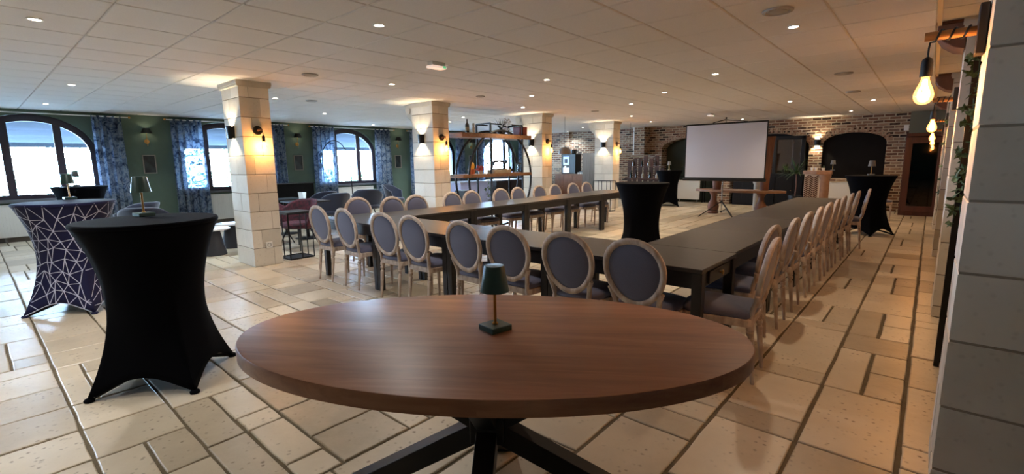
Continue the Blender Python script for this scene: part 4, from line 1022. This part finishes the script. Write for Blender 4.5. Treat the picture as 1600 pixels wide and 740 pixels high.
# plants
def blades(name, loc, lab, n, L, h0, spread, seed, mat_, pot=True, group=None):
    rnd = random.Random(seed); t = empty(name, loc, 0, lab, 'plant', group); m = MB()
    for k in range(n):
        a = rnd.uniform(0, 2*pi); el = rnd.uniform(.25, 1.35); l = L*rnd.uniform(.6, 1); w_ = .014*rnd.uniform(.8, 1.4)*L/.4
        base = Vector((rnd.uniform(-.02, .02), rnd.uniform(-.02, .02), h0)); d = Vector((cos(a)*cos(el), sin(a)*cos(el), sin(el))); sd = Vector((-sin(a), cos(a), 0)); p = base.copy(); seg = 6; n0 = len(m.v)
        for q in range(seg+1):
            u = q/seg; ww = w_*(1-u)**.6*(1 if u > .1 else .7)
            m.v += [tuple(p+sd*ww), tuple(p-sd*ww)]; d = (d+Vector((0, 0, -.16*spread))).normalized(); p = p+d*l/seg
        m.f += [(n0+2*q, n0+2*q+1, n0+2*q+3, n0+2*q+2) for q in range(seg)]
    m.build('leaves', mat_, t, smooth=False)
    if pot: MB().lathe([(.0, 0), (.07, 0), (.10, h0-.01), (.105, h0), (.09, h0), (.085, h0-.02), (0, h0-.02)], 24).build('pot', mat('black_pot', '#121214', .4), t)
    return t
blades('spider_plant', (-3.28, Y1-.05, .981), 'spiky green plant on the dark cabinet in front of its mirror', 46, .36, .12, 1.1, 4, leaf_light)
blades('spider_plant', (-3.75, Y1-.05, .981), 'dark leafy plant on the dark cabinet next to the projector screen edge', 40, .38, .16, .8, 5, leaf_green)
blades('palm_plant', (-2.83, Y1-.85, 0), 'tall palm in a dark pot between the dark cabinet and herringbone pedestal', 44, .6, 1.0, 1.2, 6, leaf_green, pot=False)
MB().lathe([(0, 0), (.13, 0), (.17, .38), (.17, .4), (0, .38)], 24, None).build('pot', mat('black_pot', '#121214', .4), bpy.data.objects['palm_plant'])
MB().tube([(0, 0, .3), (.02, 0, .7), (0, 0, 1.02)], .018, 8).build('stem', terracotta, bpy.data.objects['palm_plant'])
blades('potted_palm', (-6.15, Y1+.1, .9), 'dark palm leaves inside the green arch left of the projector screen', 26, .62, .10, 1.2, 8, leaf_green)
t = empty('plant_stand', (-6.15, Y1+.1, 0), 0, 'dark plant stand inside the green arch', 'stand')
MB().box(-.5, .5, -.14, .14, .87, .899).build('board', dark_board, t)
for sx_ in (-1, 1):
    for sy_ in (-1, 1): MB().box(sx_*.46-.015, sx_*.46+.015, sy_*.11-.015, sy_*.11+.015, 0, .87).build('leg', dark_board, t)

# herringbone pedestal
HP = empty('brick_pedestal', (-2.28, 15.1, 0), 0, 'stone topped pedestal with herringbone brick front beside the right arch', 'pedestal')
sandst = mat('sandstone_warm', '#a9836a', .7, 0, .1, 10, .1)
MB().prism([(.36*cos(2*pi*k/6+pi/6)*1.05, .22*sin(2*pi*k/6+pi/6)) for k in range(6)], 1.0, 1.10).build('slab', sandst, HP, bevel=.012)
MB().box(-.28, .16, -.15, .15, 0, 1.0).build('brick_body', mat('mortar_light', '#ddd0c0', .9), HP)
MB().lathe([(.12, 0), (.12, .86), (.15, .95), (.15, 1.0)], 24, Matrix.Translation((.17, -.06, 0))).build('round_column', sandst, HP)
m = MB(); bw, bl = .028, .10
for col in range(3):
    x0 = -.275+col*.108
    for k in range(-1, 18):
        z = .02+k*.056; s_ = 1 if col % 2 == 0 else -1
        M = Matrix.Translation((x0+.054, -.156, z+.02)) @ Matrix.Rotation(-s_*R(40), 4, 'Y')
        if 0.03 < z < .93: m.box(-.060, .060, -.006, .006, -.0125, .0125, M)
m.build('herringbone_bricks', mat('pedestal_brick', '#5b3a30', .8, 0, .2, 20), HP, smooth=False)
for x, lab in ((-2.42, 'left white cup on the herringbone pedestal'), (-2.33, 'middle white cup on the herringbone pedestal')):
    t = MB().lathe([(0, 0), (.03, 0), (.038, .08), (.036, .08), (.029, .006), (0, .006)], 20).build('white_cup', white_paint); t.location = (x, 15.08, 1.101); tag(t, lab, 'cup', 'white cups on the pedestal')
blades('small_potted_plant', (-2.17, 15.12, 1.101), 'small potted plant in a white pot on the herringbone pedestal', 16, .12, .07, 1, 12, leaf_green, pot=False)
MB().lathe([(0, 0), (.035, 0), (.045, .07), (.04, .07), (0, .06)], 20).build('pot', white_paint, bpy.data.objects['small_potted_plant'])

# red-brown glazed cabinet at the far right
RC = empty('glass_cabinet', (-.17, 15.25, 0), 0, 'red-brown wooden cabinet with a dark glass door at the far right', 'cabinet')
m = MB(); m.box(-.36, .36, 0, .5, 0, .10); m.box(-.36, .36, 0, .5, 1.92, 2.0); m.box(-.36, -.30, 0, .5, .1, 1.92); m.box(.30, .36, 0, .5, .1, 1.92); m.box(-.3, .3, .47, .5, .1, 1.92); m.build('body', red_wood, RC, bevel=.004)
dr = empty('door', (0, 0, 0)); dr.parent = RC
m = MB(); m.box(-.35, -.22, -.025, -.001, .1, 1.9); m.box(.26, .35, -.025, -.001, .1, 1.9); m.box(-.22, .26, -.025, -.001, .1, .24); m.box(-.22, .26, -.025, -.001, 1.76, 1.9); m.build('door_frame', red_wood, dr, bevel=.004)
MB().box(-.22, .26, -.014, -.010, .24, 1.76).build('pane', tinted_glass('smoked_glass', '#4a4442', 1, .03), dr, smooth=False)
for z in (.55, 1.0, 1.38): MB().box(-.3, .3, .02, .46, z, z+.02).build('shelf', red_wood, RC)
for k, x in enumerate((-.12, .0, .14)):
    g = MB().lathe([(.03, 0), (.004, .006), (.004, .07), (.03, .10), (.034, .14), (.028, .17), (.026, .17), (.03, .14), (.026, .11), (0, .085)], 18, cap=False).build('wine_glass', tinted_glass('clear_glass', '#e8e8e8', 1, .05) if k == 0 else gm)
    gm = g.data.materials[0]; g.location = (-.17+x, 15.45, 1.401); tag(g, 'stemmed wine glass, %s of the three inside the red-brown cabinet' % ('leftmost', 'middle', 'rightmost')[k], 'glass', 'wine glasses in the glass cabinet')
tag(MB().box(-.05, .05, -.012, 0, -.07, .07).build('light_switch', white_paint, bevel=.003), 'white switch plate above the red-brown cabinet', 'switch').location = (-.52-.06, Y1-.001, 2.18)

# dark panel with ivy behind the near right pillar
t = empty('dark_partition', (.5, 4.32, 0), 0, 'dark narrow partition with ivy between the first two right pillars', 'partition')
MB().box(-.35, .33, -.02, .02, .03, 2.08).build('panel', dark_board, t, bevel=.004)
m = MB(); m.box(-.36, -.33, -.03, .03, 0, 2.1); m.box(.31, .34, -.03, .03, 0, 2.1); m.box(-.36, .34, -.03, .03, 2.07, 2.1); m.build('frame', black_metal, t)
def ivy(loc, zs, lab, seed, n=46, wid=.05):
    rnd = random.Random(seed); t = empty('ivy_garland', loc, 0, lab, 'plant', 'ivy on the right side'); pts = [(rnd.uniform(-.01, .01), rnd.uniform(-.02, .02), z) for z in [zs[0]+(zs[1]-zs[0])*k/14 for k in range(15)]]
    MB().tube(pts, .003, 5).build('stem', leaf_green, t); m = MB(); star = [(0, -.5), (.28, -.42), (.22, -.12), (.5, .05), (.2, .12), (0, .6), (-.2, .12), (-.5, .05), (-.22, -.12), (-.28, -.42)]
    for k in range(n):
        u = rnd.random(); 
        if rnd.random() < .35: u = u*.3+.62
        z = zs[0]+(zs[1]-zs[0])*u; p = Vector((rnd.uniform(-wid*1.6, wid*.3), rnd.uniform(-wid, wid)*1.5, z)); q = Quaternion((rnd.gauss(0, 1), rnd.gauss(0, 1), rnd.gauss(0, 1), rnd.gauss(0, 1))).normalized(); s_ = rnd.uniform(.05, .09)
        c0 = len(m.v); m.v.append(tuple(p)); m.v += [tuple(p+q @ Vector((a*s_, b*s_, -.12*s_))) for a, b in star]; m.f += [(c0, c0+1+i, c0+1+(i+1) % 10) for i in range(10)]
    m.build('leaves', leaf_ivy, t, smooth=False)
leaf_ivy = mat('ivy_leaf', '#2c4a2c', .45, 0, 0, 60, col2='#6f8a66')
ivy((.17, 4.285, 0), (2.07, .95), 'leafy ivy hanging on the dark partition beside the big shaded pillar', 3, 64, .03)
ivy((.115, 9.3, 0), (2.3, .6), 'thin ivy strand clinging to the third right stone pillar', 9, 9, .012)

# ------------------------------------------------------------------ round double-ring shelf between pillars
SH = empty('round_shelf', (-7.4, 7.9, 0), 0, 'open shelf of two large black metal rings and wooden boards between the pillars', 'shelf')
for x in (.2, -.2):
    MB().tube([(x, 1.02*cos(2*pi*k/72), 1.08+1.04*sin(2*pi*k/72)) for k in range(72)], .024, 8, closed=True).build('ring', black_metal, SH)
for z, y0, y1, zt in ((1.95, -1.22, 1.0, .09), (1.12, -1.22, 1.0, .07)):
    MB().box(-.25, .25, y0, y1, z, z+zt).build('board', oak, SH, bevel=.004)
for y in (-.36, .70):
    for x in (.21, -.21): MB().bar((x, y, 0), (x, y, 2.26), .032, .032).build('upright', black_metal, SH)
    MB().bar((-.21, y, 2.26), (.21, y, 2.26), .03, .03).build('crossbar', black_metal, SH)
m = MB(); 
for x in (.21, -.21): m.bar((x, -.36, 2.25), (x, -.02, 2.25), .03, .03)
m.bar((.21, .35, 2.25), (.21, .70, 2.25), .03, .03); m.bar((-.21, .35, 2.25), (-.21, .70, 2.25), .03, .03); m.build('top_rail', black_metal, SH)
MB().box(-.2, .2, -1.0, 1.0, .32, .36).build('board', oak, SH, bevel=.004)
def place(name, y, z, x=-7.4): return (x, y, z)
t = empty('dark_bottle', (-7.36, 7.02, 2.0405), 0, 'dark wine bottle on the top board of the round shelf', 'bottle')
MB().lathe([(0, 0), (.04, 0), (.042, .02), (.042, .16), (.035, .19), (.016, .22), (.014, .29), (0, .292)], 20).build('body', glass_dark, t)
MB().lathe([(.0435, .05), (.0435, .13)], 20, cap=False).build('paper_label', mat('paper', '#a9987a', .8), t)
t = empty('pale_statuette', (-7.36, 7.20, 2.0405), 0, 'pale figurine beside the dark bottle on the round shelf', 'figurine')
MB().lathe([(0, 0), (.045, 0), (.03, .04), (.035, .10), (.02, .15), (.028, .18), (.02, .21), (0, .22)], 20).build('figure', mat('cream_ceramic', '#b9a88c', .5), t)
blades('white_orchid', (-7.4, 8.12, 2.0405), 'dark plant with white orchid blossoms on top of the round shelf', 34, .36, .10, .7, 21, mat('dark_leaf', '#18221c', .5), pot=True)
mo = MB(); rnd = random.Random(2)
for k in range(34):
    p = (rnd.uniform(.02, .17), rnd.uniform(-.14, .18), rnd.uniform(.06, .36)); mo.ball(p, .026, 7, 5, (1, 1, .6))
mo.build('blossoms', mat('white_petal', '#e3e0da', .6), bpy.data.objects['white_orchid'])
t = MB().box(-.1, .1, -.14, .14, 0, .20).build('red_box', mat('red_box', '#7a2a20', .5), bevel=.004); t.location = (-7.4, 8.78, 2.0405); tag(t, 'red box standing on the right end of the top board of the round shelf', 'box')
# middle board: sewing machine on its case
SM = empty('sewing_machine', (-7.38, 8.02, 1.1905), 0, 'vintage black sewing machine on a wooden case on the round shelf', 'sewing machine')
MB().box(-.12, .12, -.30, .26, 0, .08).build('wooden_case', mat('pale_case', '#8f7d62', .6, 0, .1, 12), SM, bevel=.008)
m = MB(); m.box(-.06, .06, -.22, .2, .08, .10); m.tube([(0, .15, .10), (0, .155, .2), (0, .13, .255), (0, .0, .27), (0, -.14, .262), (0, -.19, .24)], [.035, .028, .03, .024, .026, .03], 12); m.tube([(0, -.19, .25), (0, -.19, .16)], .02, 10); m.tube([(0, -.19, .16), (0, -.19, .11)], .006, 6)
m.build('body', mat('black_enamel', '#0c0d10', .25, .2), SM)
MB().lathe([(.02, -.01), (.055, -.008), (.062, 0), (.055, .008), (.02, .01)], 24, Matrix.Translation((0, .20, .26)) @ Matrix.Rotation(pi/2, 4, 'X')).build('hand_wheel', MATS['black_enamel'], SM)
t = empty('orange_pot', (-7.34, 7.10, 1.1905), 0, 'orange pot with a yellow top on the middle board of the round shelf', 'pot')
MB().lathe([(0, 0), (.06, 0), (.085, .09), (.088, .10), (.0, .09)], 8).build('pot', mat('orange_clay', '#b0603a', .6), t)
MB().ball((0, .02, .17), .07, sc=(.5, .9, 1.2)).build('ornament', mat('yellow_glaze', '#d09a34', .4), t)
t = empty('red_flower_pot', (-7.34, 7.36, 1.1905), 0, 'red flowers in a small pot on the middle board of the round shelf', 'plant')
MB().lathe([(0, 0), (.04, 0), (.055, .07), (0, .07)], 16).build('pot', mat('white_pot', '#bdb6ad', .5), t)
m = MB(); rnd = random.Random(8)
for k in range(16): m.ball((rnd.uniform(-.06, .06), rnd.uniform(-.08, .08), rnd.uniform(.08, .16)), .026, 7, 5)
m.build('blossoms', mat('red_petal', '#a03028', .6), t)
t = empty('black_lantern', (-7.4, 8.72, 1.1905), 0, 'small black lantern on the right of the middle board of the round shelf', 'lantern')
m = MB(); m.box(-.05, .05, -.05, .05, 0, .02); m.lathe([(.075, .19), (.05, .21), (.0, .24)], 12); 
for a, b_ in ((-1, -1), (1, -1), (1, 1), (-1, 1)): m.box(a*.045-.006, a*.045+.006, b_*.045-.006, b_*.045+.006, .02, .19)
m.build('frame', black_metal, t); MB().lathe([(.03, .02), (.032, .1), (.03, .18)], 14).build('glass', tinted_glass('lantern_glass', '#8a8a88', 1), t)
t = empty('toy_sewing_scissors', (-7.36, 8.42, 1.1905), 0, 'small dark figurine of an animal on the middle board of the round shelf', 'figurine'); t.name = 'dark_figurine'
m = MB(); m.ball((0, 0, .06), .05, sc=(.6, 1.2, .7)); m.ball((0, -.06, .11), .03); m.box(-.02, -.005, -.05, -.035, 0, .05); m.box(.005, .02, -.05, -.035, 0, .05); m.box(-.02, -.005, .035, .05, 0, .05); m.box(.005, .02, .035, .05, 0, .05); m.build('figure', black_metal, t)
ivy((-7.32, 7.6, 0), (2.0, .6), 'green vine trailing down the middle upright of the round shelf', 15, 40, .05)

# ------------------------------------------------------------------ lounge corner by the windows
lounge_cloth = mat('slate_blue_fabric', '#252b40', .8, 0, .1, 200, .08, sheen=.3)
burgundy = mat('burgundy_floral', '#2a1420', .8, 0, 0, 22, .05, col2='#5a1c2c')
def make_lounge(cloth):
    root = empty('lounge_chair', (0, 0, 0), 0, '', 'armchair', 'upholstered lounge chairs')
    m = MB(); nu, nv = 24, 12        # wrap-around back shell, front is +y
    for j in range(nv+1):
        v = j/nv
        for i in range(nu+1):
            a = pi+(i/nu)*pi; c = abs(cos(a)); top = .84-.17*c**5; z = .36+(top-.36)*v
            r_ = .25+.10*v; m.v.append((r_*cos(a)*1.02, r_*sin(a)*.92-.05*v+.05+(.10*c), z))
    for j in range(nv): m.f += [(j*(nu+1)+i, j*(nu+1)+i+1, (j+1)*(nu+1)+i+1, (j+1)*(nu+1)+i) for i in range(nu)]
    o = m.build('backrest', cloth, root, ang=80); so = o.modifiers.new('s', 'SOLIDIFY'); so.thickness = .035; so.offset = 0
    MB().lathe([(0, .36), (.22, .36), (.27, .39), (.275, .43), (.25, .465), (.15, .475), (0, .475)], 32, Matrix.Translation((0, .04, 0))).build('seat', cloth, root)
    for sx_ in (-1, 1):
        for y in (-.17, .2): MB().tube([(sx_*.13, y*.6+.03, .37), (sx_*.25, y*1.25+.03, .0)], [.013, .009], 8).build('leg', black_metal, root)
    return root
lc = make_lounge(lounge_cloth)
inst(lc, True, (-9.55, 5.15, 0), R(-70+180-20), 'slate blue lounge chair with its broad back to the camera, near the arc lamp')
inst(lc, False, (-10.2, 6.35, 0), R(60), 'slate blue lounge chair seen side-on, right of the arc lamp window sill')
inst(lc, False, (-10.35, 5.3, 0), R(100), 'slate blue lounge chair farther left, partly hidden behind the broad-backed one')
inst(lc, False, (-11.5, 8.0, 0), R(-60), 'dark lounge chair below the picture left of the second pillar')
inst(lc, False, (-9.0, 1.75, 0), R(60), 'grey lounge chair behind the black cocktail table lamp')
inst(lc, False, (-10.2, 1.9, 0), R(120), 'dark lounge chair behind the patterned cocktail table')
bc = make_lounge(burgundy)
inst(bc, True, (-8.2, 3.75, 0), R(200), 'dark burgundy armchair just right of the nearest pillar'); 
inst(bc, False, (-8.95, 3.55, 0), R(-60), 'burgundy armchair half hidden behind the nearest pillar')
dark_top = mat('dark_bistro_top', '#17171a', .35)
def bistro(x, y, w_, d_, h_, rz, lab):
    root = empty('bistro_table', (x, y, 0), R(rz), lab, 'table', 'dark bistro tables in the lounge')
    MB().box(-w_/2, w_/2, -d_/2, d_/2, h_-.025, h_).build('tabletop', dark_top, root, bevel=.003)
    MB().tube([(0, 0, .02), (0, 0, h_-.02)], .03, 14).build('column', black_metal, root); MB().lathe([(.24, 0), (.24, .008), (.04, .025), (0, .03)], 28).build('foot_plate', black_metal, root)
bistro(-9.2, 4.35, .7, .7, .74, 0, 'dark square bistro table between the burgundy armchairs'); bistro(-10.15, 4.35, .6, .6, .74, 0, 'dark bistro table with a white card, beside the slate blue chairs')
t = empty('menu_card', (-9.25, 4.25, .7405), R(20), 'white folded card standing on a dark bistro table', 'card'); t.location = (-9.25, 4.3, .7405)
MB().box(-.055, .055, -.004, .0, 0, .17, Matrix.Rotation(R(8), 4, 'X')).build('front_leaf', white_paint, t); MB().box(-.055, .055, .045, .049, 0, .17, Matrix.Rotation(R(-8), 4, 'X') @ Matrix.Translation((0, 0, 0))).build('back_leaf', white_paint, t)
# wire side table right of the pillar
WT = empty('wire_side_table', (-7.42, 3.3, 0), R(2), 'black wire cube side table right of the nearest pillar', 'side table')
m = MB(); a = .19
for z in (.015, .70):
    for p, q in (((-a, -a), (a, -a)), ((a, -a), (a, a)), ((a, a), (-a, a)), ((-a, a), (-a, -a))): m.bar((*p, z), (*q, z), .012, .012)
for p in ((-a, -a), (0, -a), (a, -a), (a, 0), (a, a), (0, a), (-a, a), (-a, 0)): m.bar((*p, .01), (*p, .70), .012, .012)
m.build('wire_frame', black_metal, WT); MB().box(-a-.01, a+.01, -a-.01, a+.01, .705, .73).build('tabletop', dark_top, WT, bevel=.002)
MB().box(-a, a, -a, a, .0, .008).build('bottom_plate', black_metal, WT)
# low drum tables with white tops
def drum(x, y, lab):
    root = empty('drum_side_table', (x, y, 0), 0, lab, 'side table', 'low drum side tables')
    MB().lathe([(.17, 0), (.175, .01), (.10, .40), (.095, .41), (0, .41)], 32).build('tapered_base', grey_paint_dark, root)
    MB().lathe([(0, .411), (.24, .411), (.25, .418), (.25, .432), (.24, .438), (0, .438)], 40).build('tabletop', mat('gloss_white_top', '#e4e4ea', .15), root)
grey_paint_dark = mat('graphite', '#2c2c32', .5)
drum(-8.72, 2.55, 'low white-topped drum table left of the nearest pillar, nearer the big black cocktail table'); drum(-9.25, 3.0, 'low white-topped drum table touching the left side of the nearest pillar in the photo')
t = empty('low_console', (-12.6, 5.6, 0), 0, 'dark low console under the curtain right of the nearest pillar', 'console')
MB().box(-.25, .25, -.5, .5, .05, .94).build('body', dark_board, t, bevel=.005); MB().box(-.27, .27, -.52, .52, .94, .959).build('top', dark_top, t); MB().box(-.22, .22, -.47, .47, 0, .05).build('plinth', black_metal, t)
# arc lamp
AL = empty('arc_floor_lamp', (-11.9, 6.95, 0), 0, 'thin black arc floor lamp in front of the third arched window', 'floor lamp')
MB().lathe([(.16, 0), (.16, .02), (.03, .035), (0, .035)], 28).build('base', black_metal, AL)
P = [(0, 0, .03), (0, 0, 1.1)]+[(0, -.42-.42*cos(pi*(1-k/16))*-1-.0 if False else -.44+.44*cos(pi*k/18), 1.25+.80*sin(pi*k/18)) for k in range(0, 17)]
MB().tube(P, .012, 8).build('stem', black_metal, AL)
e = Vector(P[-1]); MB().tube([e, e+Vector((0, 0, -.05))], .02, 10).build('lamp_holder', black_metal, AL)
MB().lathe([(.015, 0), (.05, -.05), (.055, -.10), (.03, -.14)], 20, Matrix.Translation(e+Vector((0, 0, -.05))), cap=False).build('glass_shade', tinted_glass('shade_glass', '#b9c4cc', 1, .1), AL)

# ------------------------------------------------------------------ behind the round shelf: sideboard and bench
t = empty('dark_sideboard', (-11.6, 13.2, 0), 0, 'dark sideboard with round brass knobs seen behind the round shelf', 'sideboard')
MB().box(-.3, .3, -1.1, 1.2, .05, .78).build('body', mat('dark_mahogany', '#1d1110', .35, 0, .2, 10), t, bevel=.006); MB().box(-.33, .33, -1.15, 1.25, .78, .81).build('top', mat('grey_top', '#8f97a6', .4), t, bevel=.004)
for y in (-.75, 0, .75):
    d_ = MB().box(.301, .315, y-.34, y+.34, .12, .72).build('door', MATS['dark_mahogany'], t, bevel=.004); MB().ball((.33, y+.25, .5), .018).build('knob', gold, d_)
MB().box(-.28, .28, -1.05, 1.15, 0, .05).build('plinth', black_metal, t)
t = empty('pale_counter', (-11.3, 10.9, 0), 0, 'pale lilac counter front behind the left half of the round shelf', 'counter')
MB().box(-.3, .3, -.75, .7, 0, .80).build('body', mat('pale_lilac', '#9ea2c4', .5), t, bevel=.005); MB().box(-.33, .33, -.8, .74, .80, .83).build('top', MATS['grey_top'], t, bevel=.004)
t = empty('speaker_box', (-9.6, 9.0, 0), 0, 'black box on the floor behind the left foot of the round shelf', 'speaker')
MB().box(-.2, .2, -.2, .2, .0, .68).build('cabinet', black_wood, t, bevel=.008); MB().lathe([(.13, 0), (.12, .006), (0, .003)], 28, Matrix.Translation((.2, 0, .4)) @ Matrix.Rotation(pi/2, 4, 'Y')).build('cone', dark_board, t)

# ------------------------------------------------------------------ coffee corner
CB = empty('coffee_buffet', (-10.55, 15.72, 0), 0, 'wooden buffet carrying the coffee machine in the far left corner', 'buffet')
MB().box(-.68, .62, -.28, .28, .06, .90).build('body', mat('buffet_wood', '#7d5238', .55, 0, .15, 12, stretch=(1, 1, .3)), CB, bevel=.006); MB().box(-.72, .66, -.31, .31, .90, .94).build('top', MATS['buffet_wood'], CB, bevel=.006)
for x in (-.46, -.03, .40):
    d_ = MB().box(x-.20, x+.20, -.298, -.281, .12, .70).build('door', MATS['buffet_wood'], CB, bevel=.008); MB().box(x-.14, x+.14, -.304, -.296, .19, .63).build('panel', MATS['buffet_wood'], d_, bevel=.006); MB().ball((x+.16, -.31, .45), .012).build('knob', gold, d_)
    MB().box(x-.20, x+.20, -.298, -.281, .73, .87).build('drawer', MATS['buffet_wood'], CB, bevel=.006)
MB().box(-.64, .58, -.24, .24, 0, .06).build('plinth', MATS['buffet_wood'], CB)
CM = empty('coffee_machine', (-10.62, 15.7, .9405), 0, 'black coffee machine with a lit touch screen on the wooden buffet', 'coffee machine')
MB().box(-.36, .30, -.18, .22, 0, .76).build('housing', mat('machine_black', '#0c0d10', .3), CM, bevel=.012)
MB().box(-.26, .0, -.19, -.179, .34, .66).build('touch_screen', mat('touch_screen', '#7fa9d8', .3, emit=.8, ecol='#a9c9ee'), CM)
MB().box(-.20, -.06, -.193, -.189, .42, .58).build('screen_icon', mat('screen_dark', '#1a2436', .3), CM)
m = MB(); m.box(-.27, .01, -.195, -.179, .04, .06); m.box(-.27, .01, -.185, -.179, .06, .24); m.build('cup_bay', mat('lit_bay', '#cfd6de', .4, emit=.5, ecol='#dfe8f2'), CM)
MB().box(-.16, -.10, -.24, -.18, .22, .30).build('spout', chrome, CM); MB().box(-.27, .01, -.28, -.18, 0, .03).build('drip_tray', black_metal, CM)
MB().lathe([(.10, .76), (.13, .90), (.13, .92), (0, .92)], 20, Matrix.Translation((.1, 0, 0))).build('bean_hopper', glass_dark, CM)
m = MB()
for k, (dx, dz) in enumerate(((0, 0), (.09, 0), (.18, 0))):
    c = MB().lathe([(0, 0), (.03, 0), (.037, .06), (.035, .06), (.028, .005), (0, .005)], 16).build('coffee_cup', white_paint); c.location = (-10.2+dx, 15.55, .9405); tag(c, '%s of the three white cups beside the coffee machine' % ('leftmost', 'middle', 'rightmost')[k], 'cup', 'cups beside the coffee machine')
t = MB().box(-.17, .17, -.1, .1, 0, .10).build('cup_tray', mat('grey_tray', '#73787c', .5), bevel=.01); t.location = (-10.1, 15.8, .9405); tag(t, 'grey tray behind the white cups on the buffet', 'tray')
t = empty('wooden_screen', (-9.4, 15.1, 0), 0, 'folding screen of grey-brown boards beside the farthest left pillar', 'folding screen')
for x, r_ in ((-.17, 14), (.17, -14)): MB().box(x-.165, x+.165, -.012, .012, .02, 1.72, Matrix.Translation((0, 0, 0)) @ Matrix.Rotation(R(0), 4, 'Z')).build('leaf', mat('weathered_board', '#5f564e', .7, 0, .2, 10, stretch=(4, 4, .3)), t, bevel=.004)
MB().box(-.35, .35, -.15, .15, 0, .02).build('foot_plate', MATS['weathered_board'], t)
t = empty('lace_panel', (-11.75, 15.3, 0), 0, 'white perforated hanging panel left of the coffee machine', 'panel')
m = MB()
for i in range(9): m.box(-.2+i*.05-.006, -.2+i*.05+.006, -.003, .003, .05, 1.75)
for j in range(34): m.box(-.206, .206, -.003, .003, .05+j*.0515-.006, .05+j*.0515+.006)
m.build('lattice', white_paint, t, smooth=False); MB().box(-.22, .22, -.012, .012, 1.75, 1.79).build('top_rail', white_paint, t); m = MB(); m.box(-.2, -.18, -.1, .1, 0, .05); m.box(.18, .2, -.1, .1, 0, .05); m.build('feet', white_paint, t)
# big grey hanging shade near third pillar
t = empty('pendant_lamp', (-7.35, 10.55, 0), 0, 'grey dome pendant lamp hanging behind the third left pillar', 'pendant lamp')
MB().lathe([(.17, 1.62), (.165, 1.70), (.12, 1.77), (.03, 1.80), (.02, 1.82), (0, 1.82)], 32, cap=False).build('dome_shade', grey_paint, t); MB().tube([(0, 0, 1.81), (0, 0, CEIL)], .004, 6).build('cable', black_metal, t); MB().ball((0, 0, 1.68), .035).build('bulb', mat('bulb_off', '#cfc6b4', .3), t)

# ------------------------------------------------------------------ bric-a-brac beside the farthest left pillar
t = empty('rectangular_wire_stand', (-7.05, 12.1, 0), 0, 'black rectangular metal frame stand beside the farthest left pillar', 'stand')
m = MB()
for y in (-.14, .14):
    for p, q in (((-.28, y, .01), (.28, y, .01)), ((-.28, y, .86), (.28, y, .86)), ((-.28, y, 0), (-.28, y, .86)), ((.28, y, 0), (.28, y, .86)), ((.0, y, 0), (.0, y, .86))): m.bar(p, q, .014, .014)
for x in (-.28, .28): m.bar((x, -.14, .86), (x, .14, .86), .014, .014); m.bar((x, -.14, .007), (x, .14, .007), .014, .014)
m.build('frame', black_metal, t)
t = empty('plank_rack', (-7.35, 15.3, 0), 0, 'rustic rack of upright wooden planks beside the brick wall', 'rack')
rnd = random.Random(5)
for k in range(7):
    x = -.62+k*.2; h_ = rnd.uniform(1.15, 1.6); MB().box(x-.07, x+.07, .08, .11, 0, h_).build('plank', mat('rack_wood', '#4a2f24', .7, 0, .25, 10, stretch=(4, 4, .4)), t, bevel=.004)
for z in (.35, .80, 1.2): MB().box(-.7, .72, -.12, .08, z, z+.03).build('shelf', MATS['rack_wood'], t)
for k, (x, z, h_, r_, c) in enumerate(((-.5, .83, .26, .04, '#1c2420'), (-.3, .83, .3, .035, '#2c1a12'), (-.05, .83, .22, .05, '#7a7468'), (.2, .83, .28, .036, '#14201a'), (.45, .83, .2, .05, '#8a8274'), (-.4, 1.23, .22, .05, '#3a2a20'), (-.1, 1.23, .26, .035, '#101614'), (.15, 1.23, .2, .05, '#6f6a5f'), (.4, 1.23, .24, .04, '#241812'))):
    b_ = MB().lathe([(0, 0), (r_, 0), (r_, h_*.55), (r_*.35, h_*.75), (r_*.33, h_), (0, h_)], 16).build('bottle', mat('bottle_%d' % k, c, .2)); b_.location = (-7.35+x, 15.27, z+.0005)
    tag(b_, '%s bottle on the %s shelf of the rustic plank rack' % (['leftmost', 'second', 'middle', 'fourth', 'rightmost', 'leftmost', 'second', 'third', 'rightmost'][k], 'lower' if z < 1 else 'upper'), 'bottle', 'bottles on the plank rack')
# projector or pendant rods hanging near the farthest pillar
t = empty('hanging_mobile', (-7.2, 13.9, 0), 0, 'thin black hanging metal mobile right of the farthest left pillar', 'mobile')
m = MB(); m.tube([(0, 0, CEIL), (0, 0, 1.72)], .005, 6); m.tube([(0, 0, 2.45), (.3, 0, 2.1), (0, 0, 1.8)], .005, 6); m.tube([(0, 0, 2.3), (-.25, 0, 1.9), (0, 0, 1.75)], .005, 6); m.build('rods', black_metal, t); MB().box(-.12, .12, -.02, .02, 1.69, 1.73).build('bar', black_metal, t)
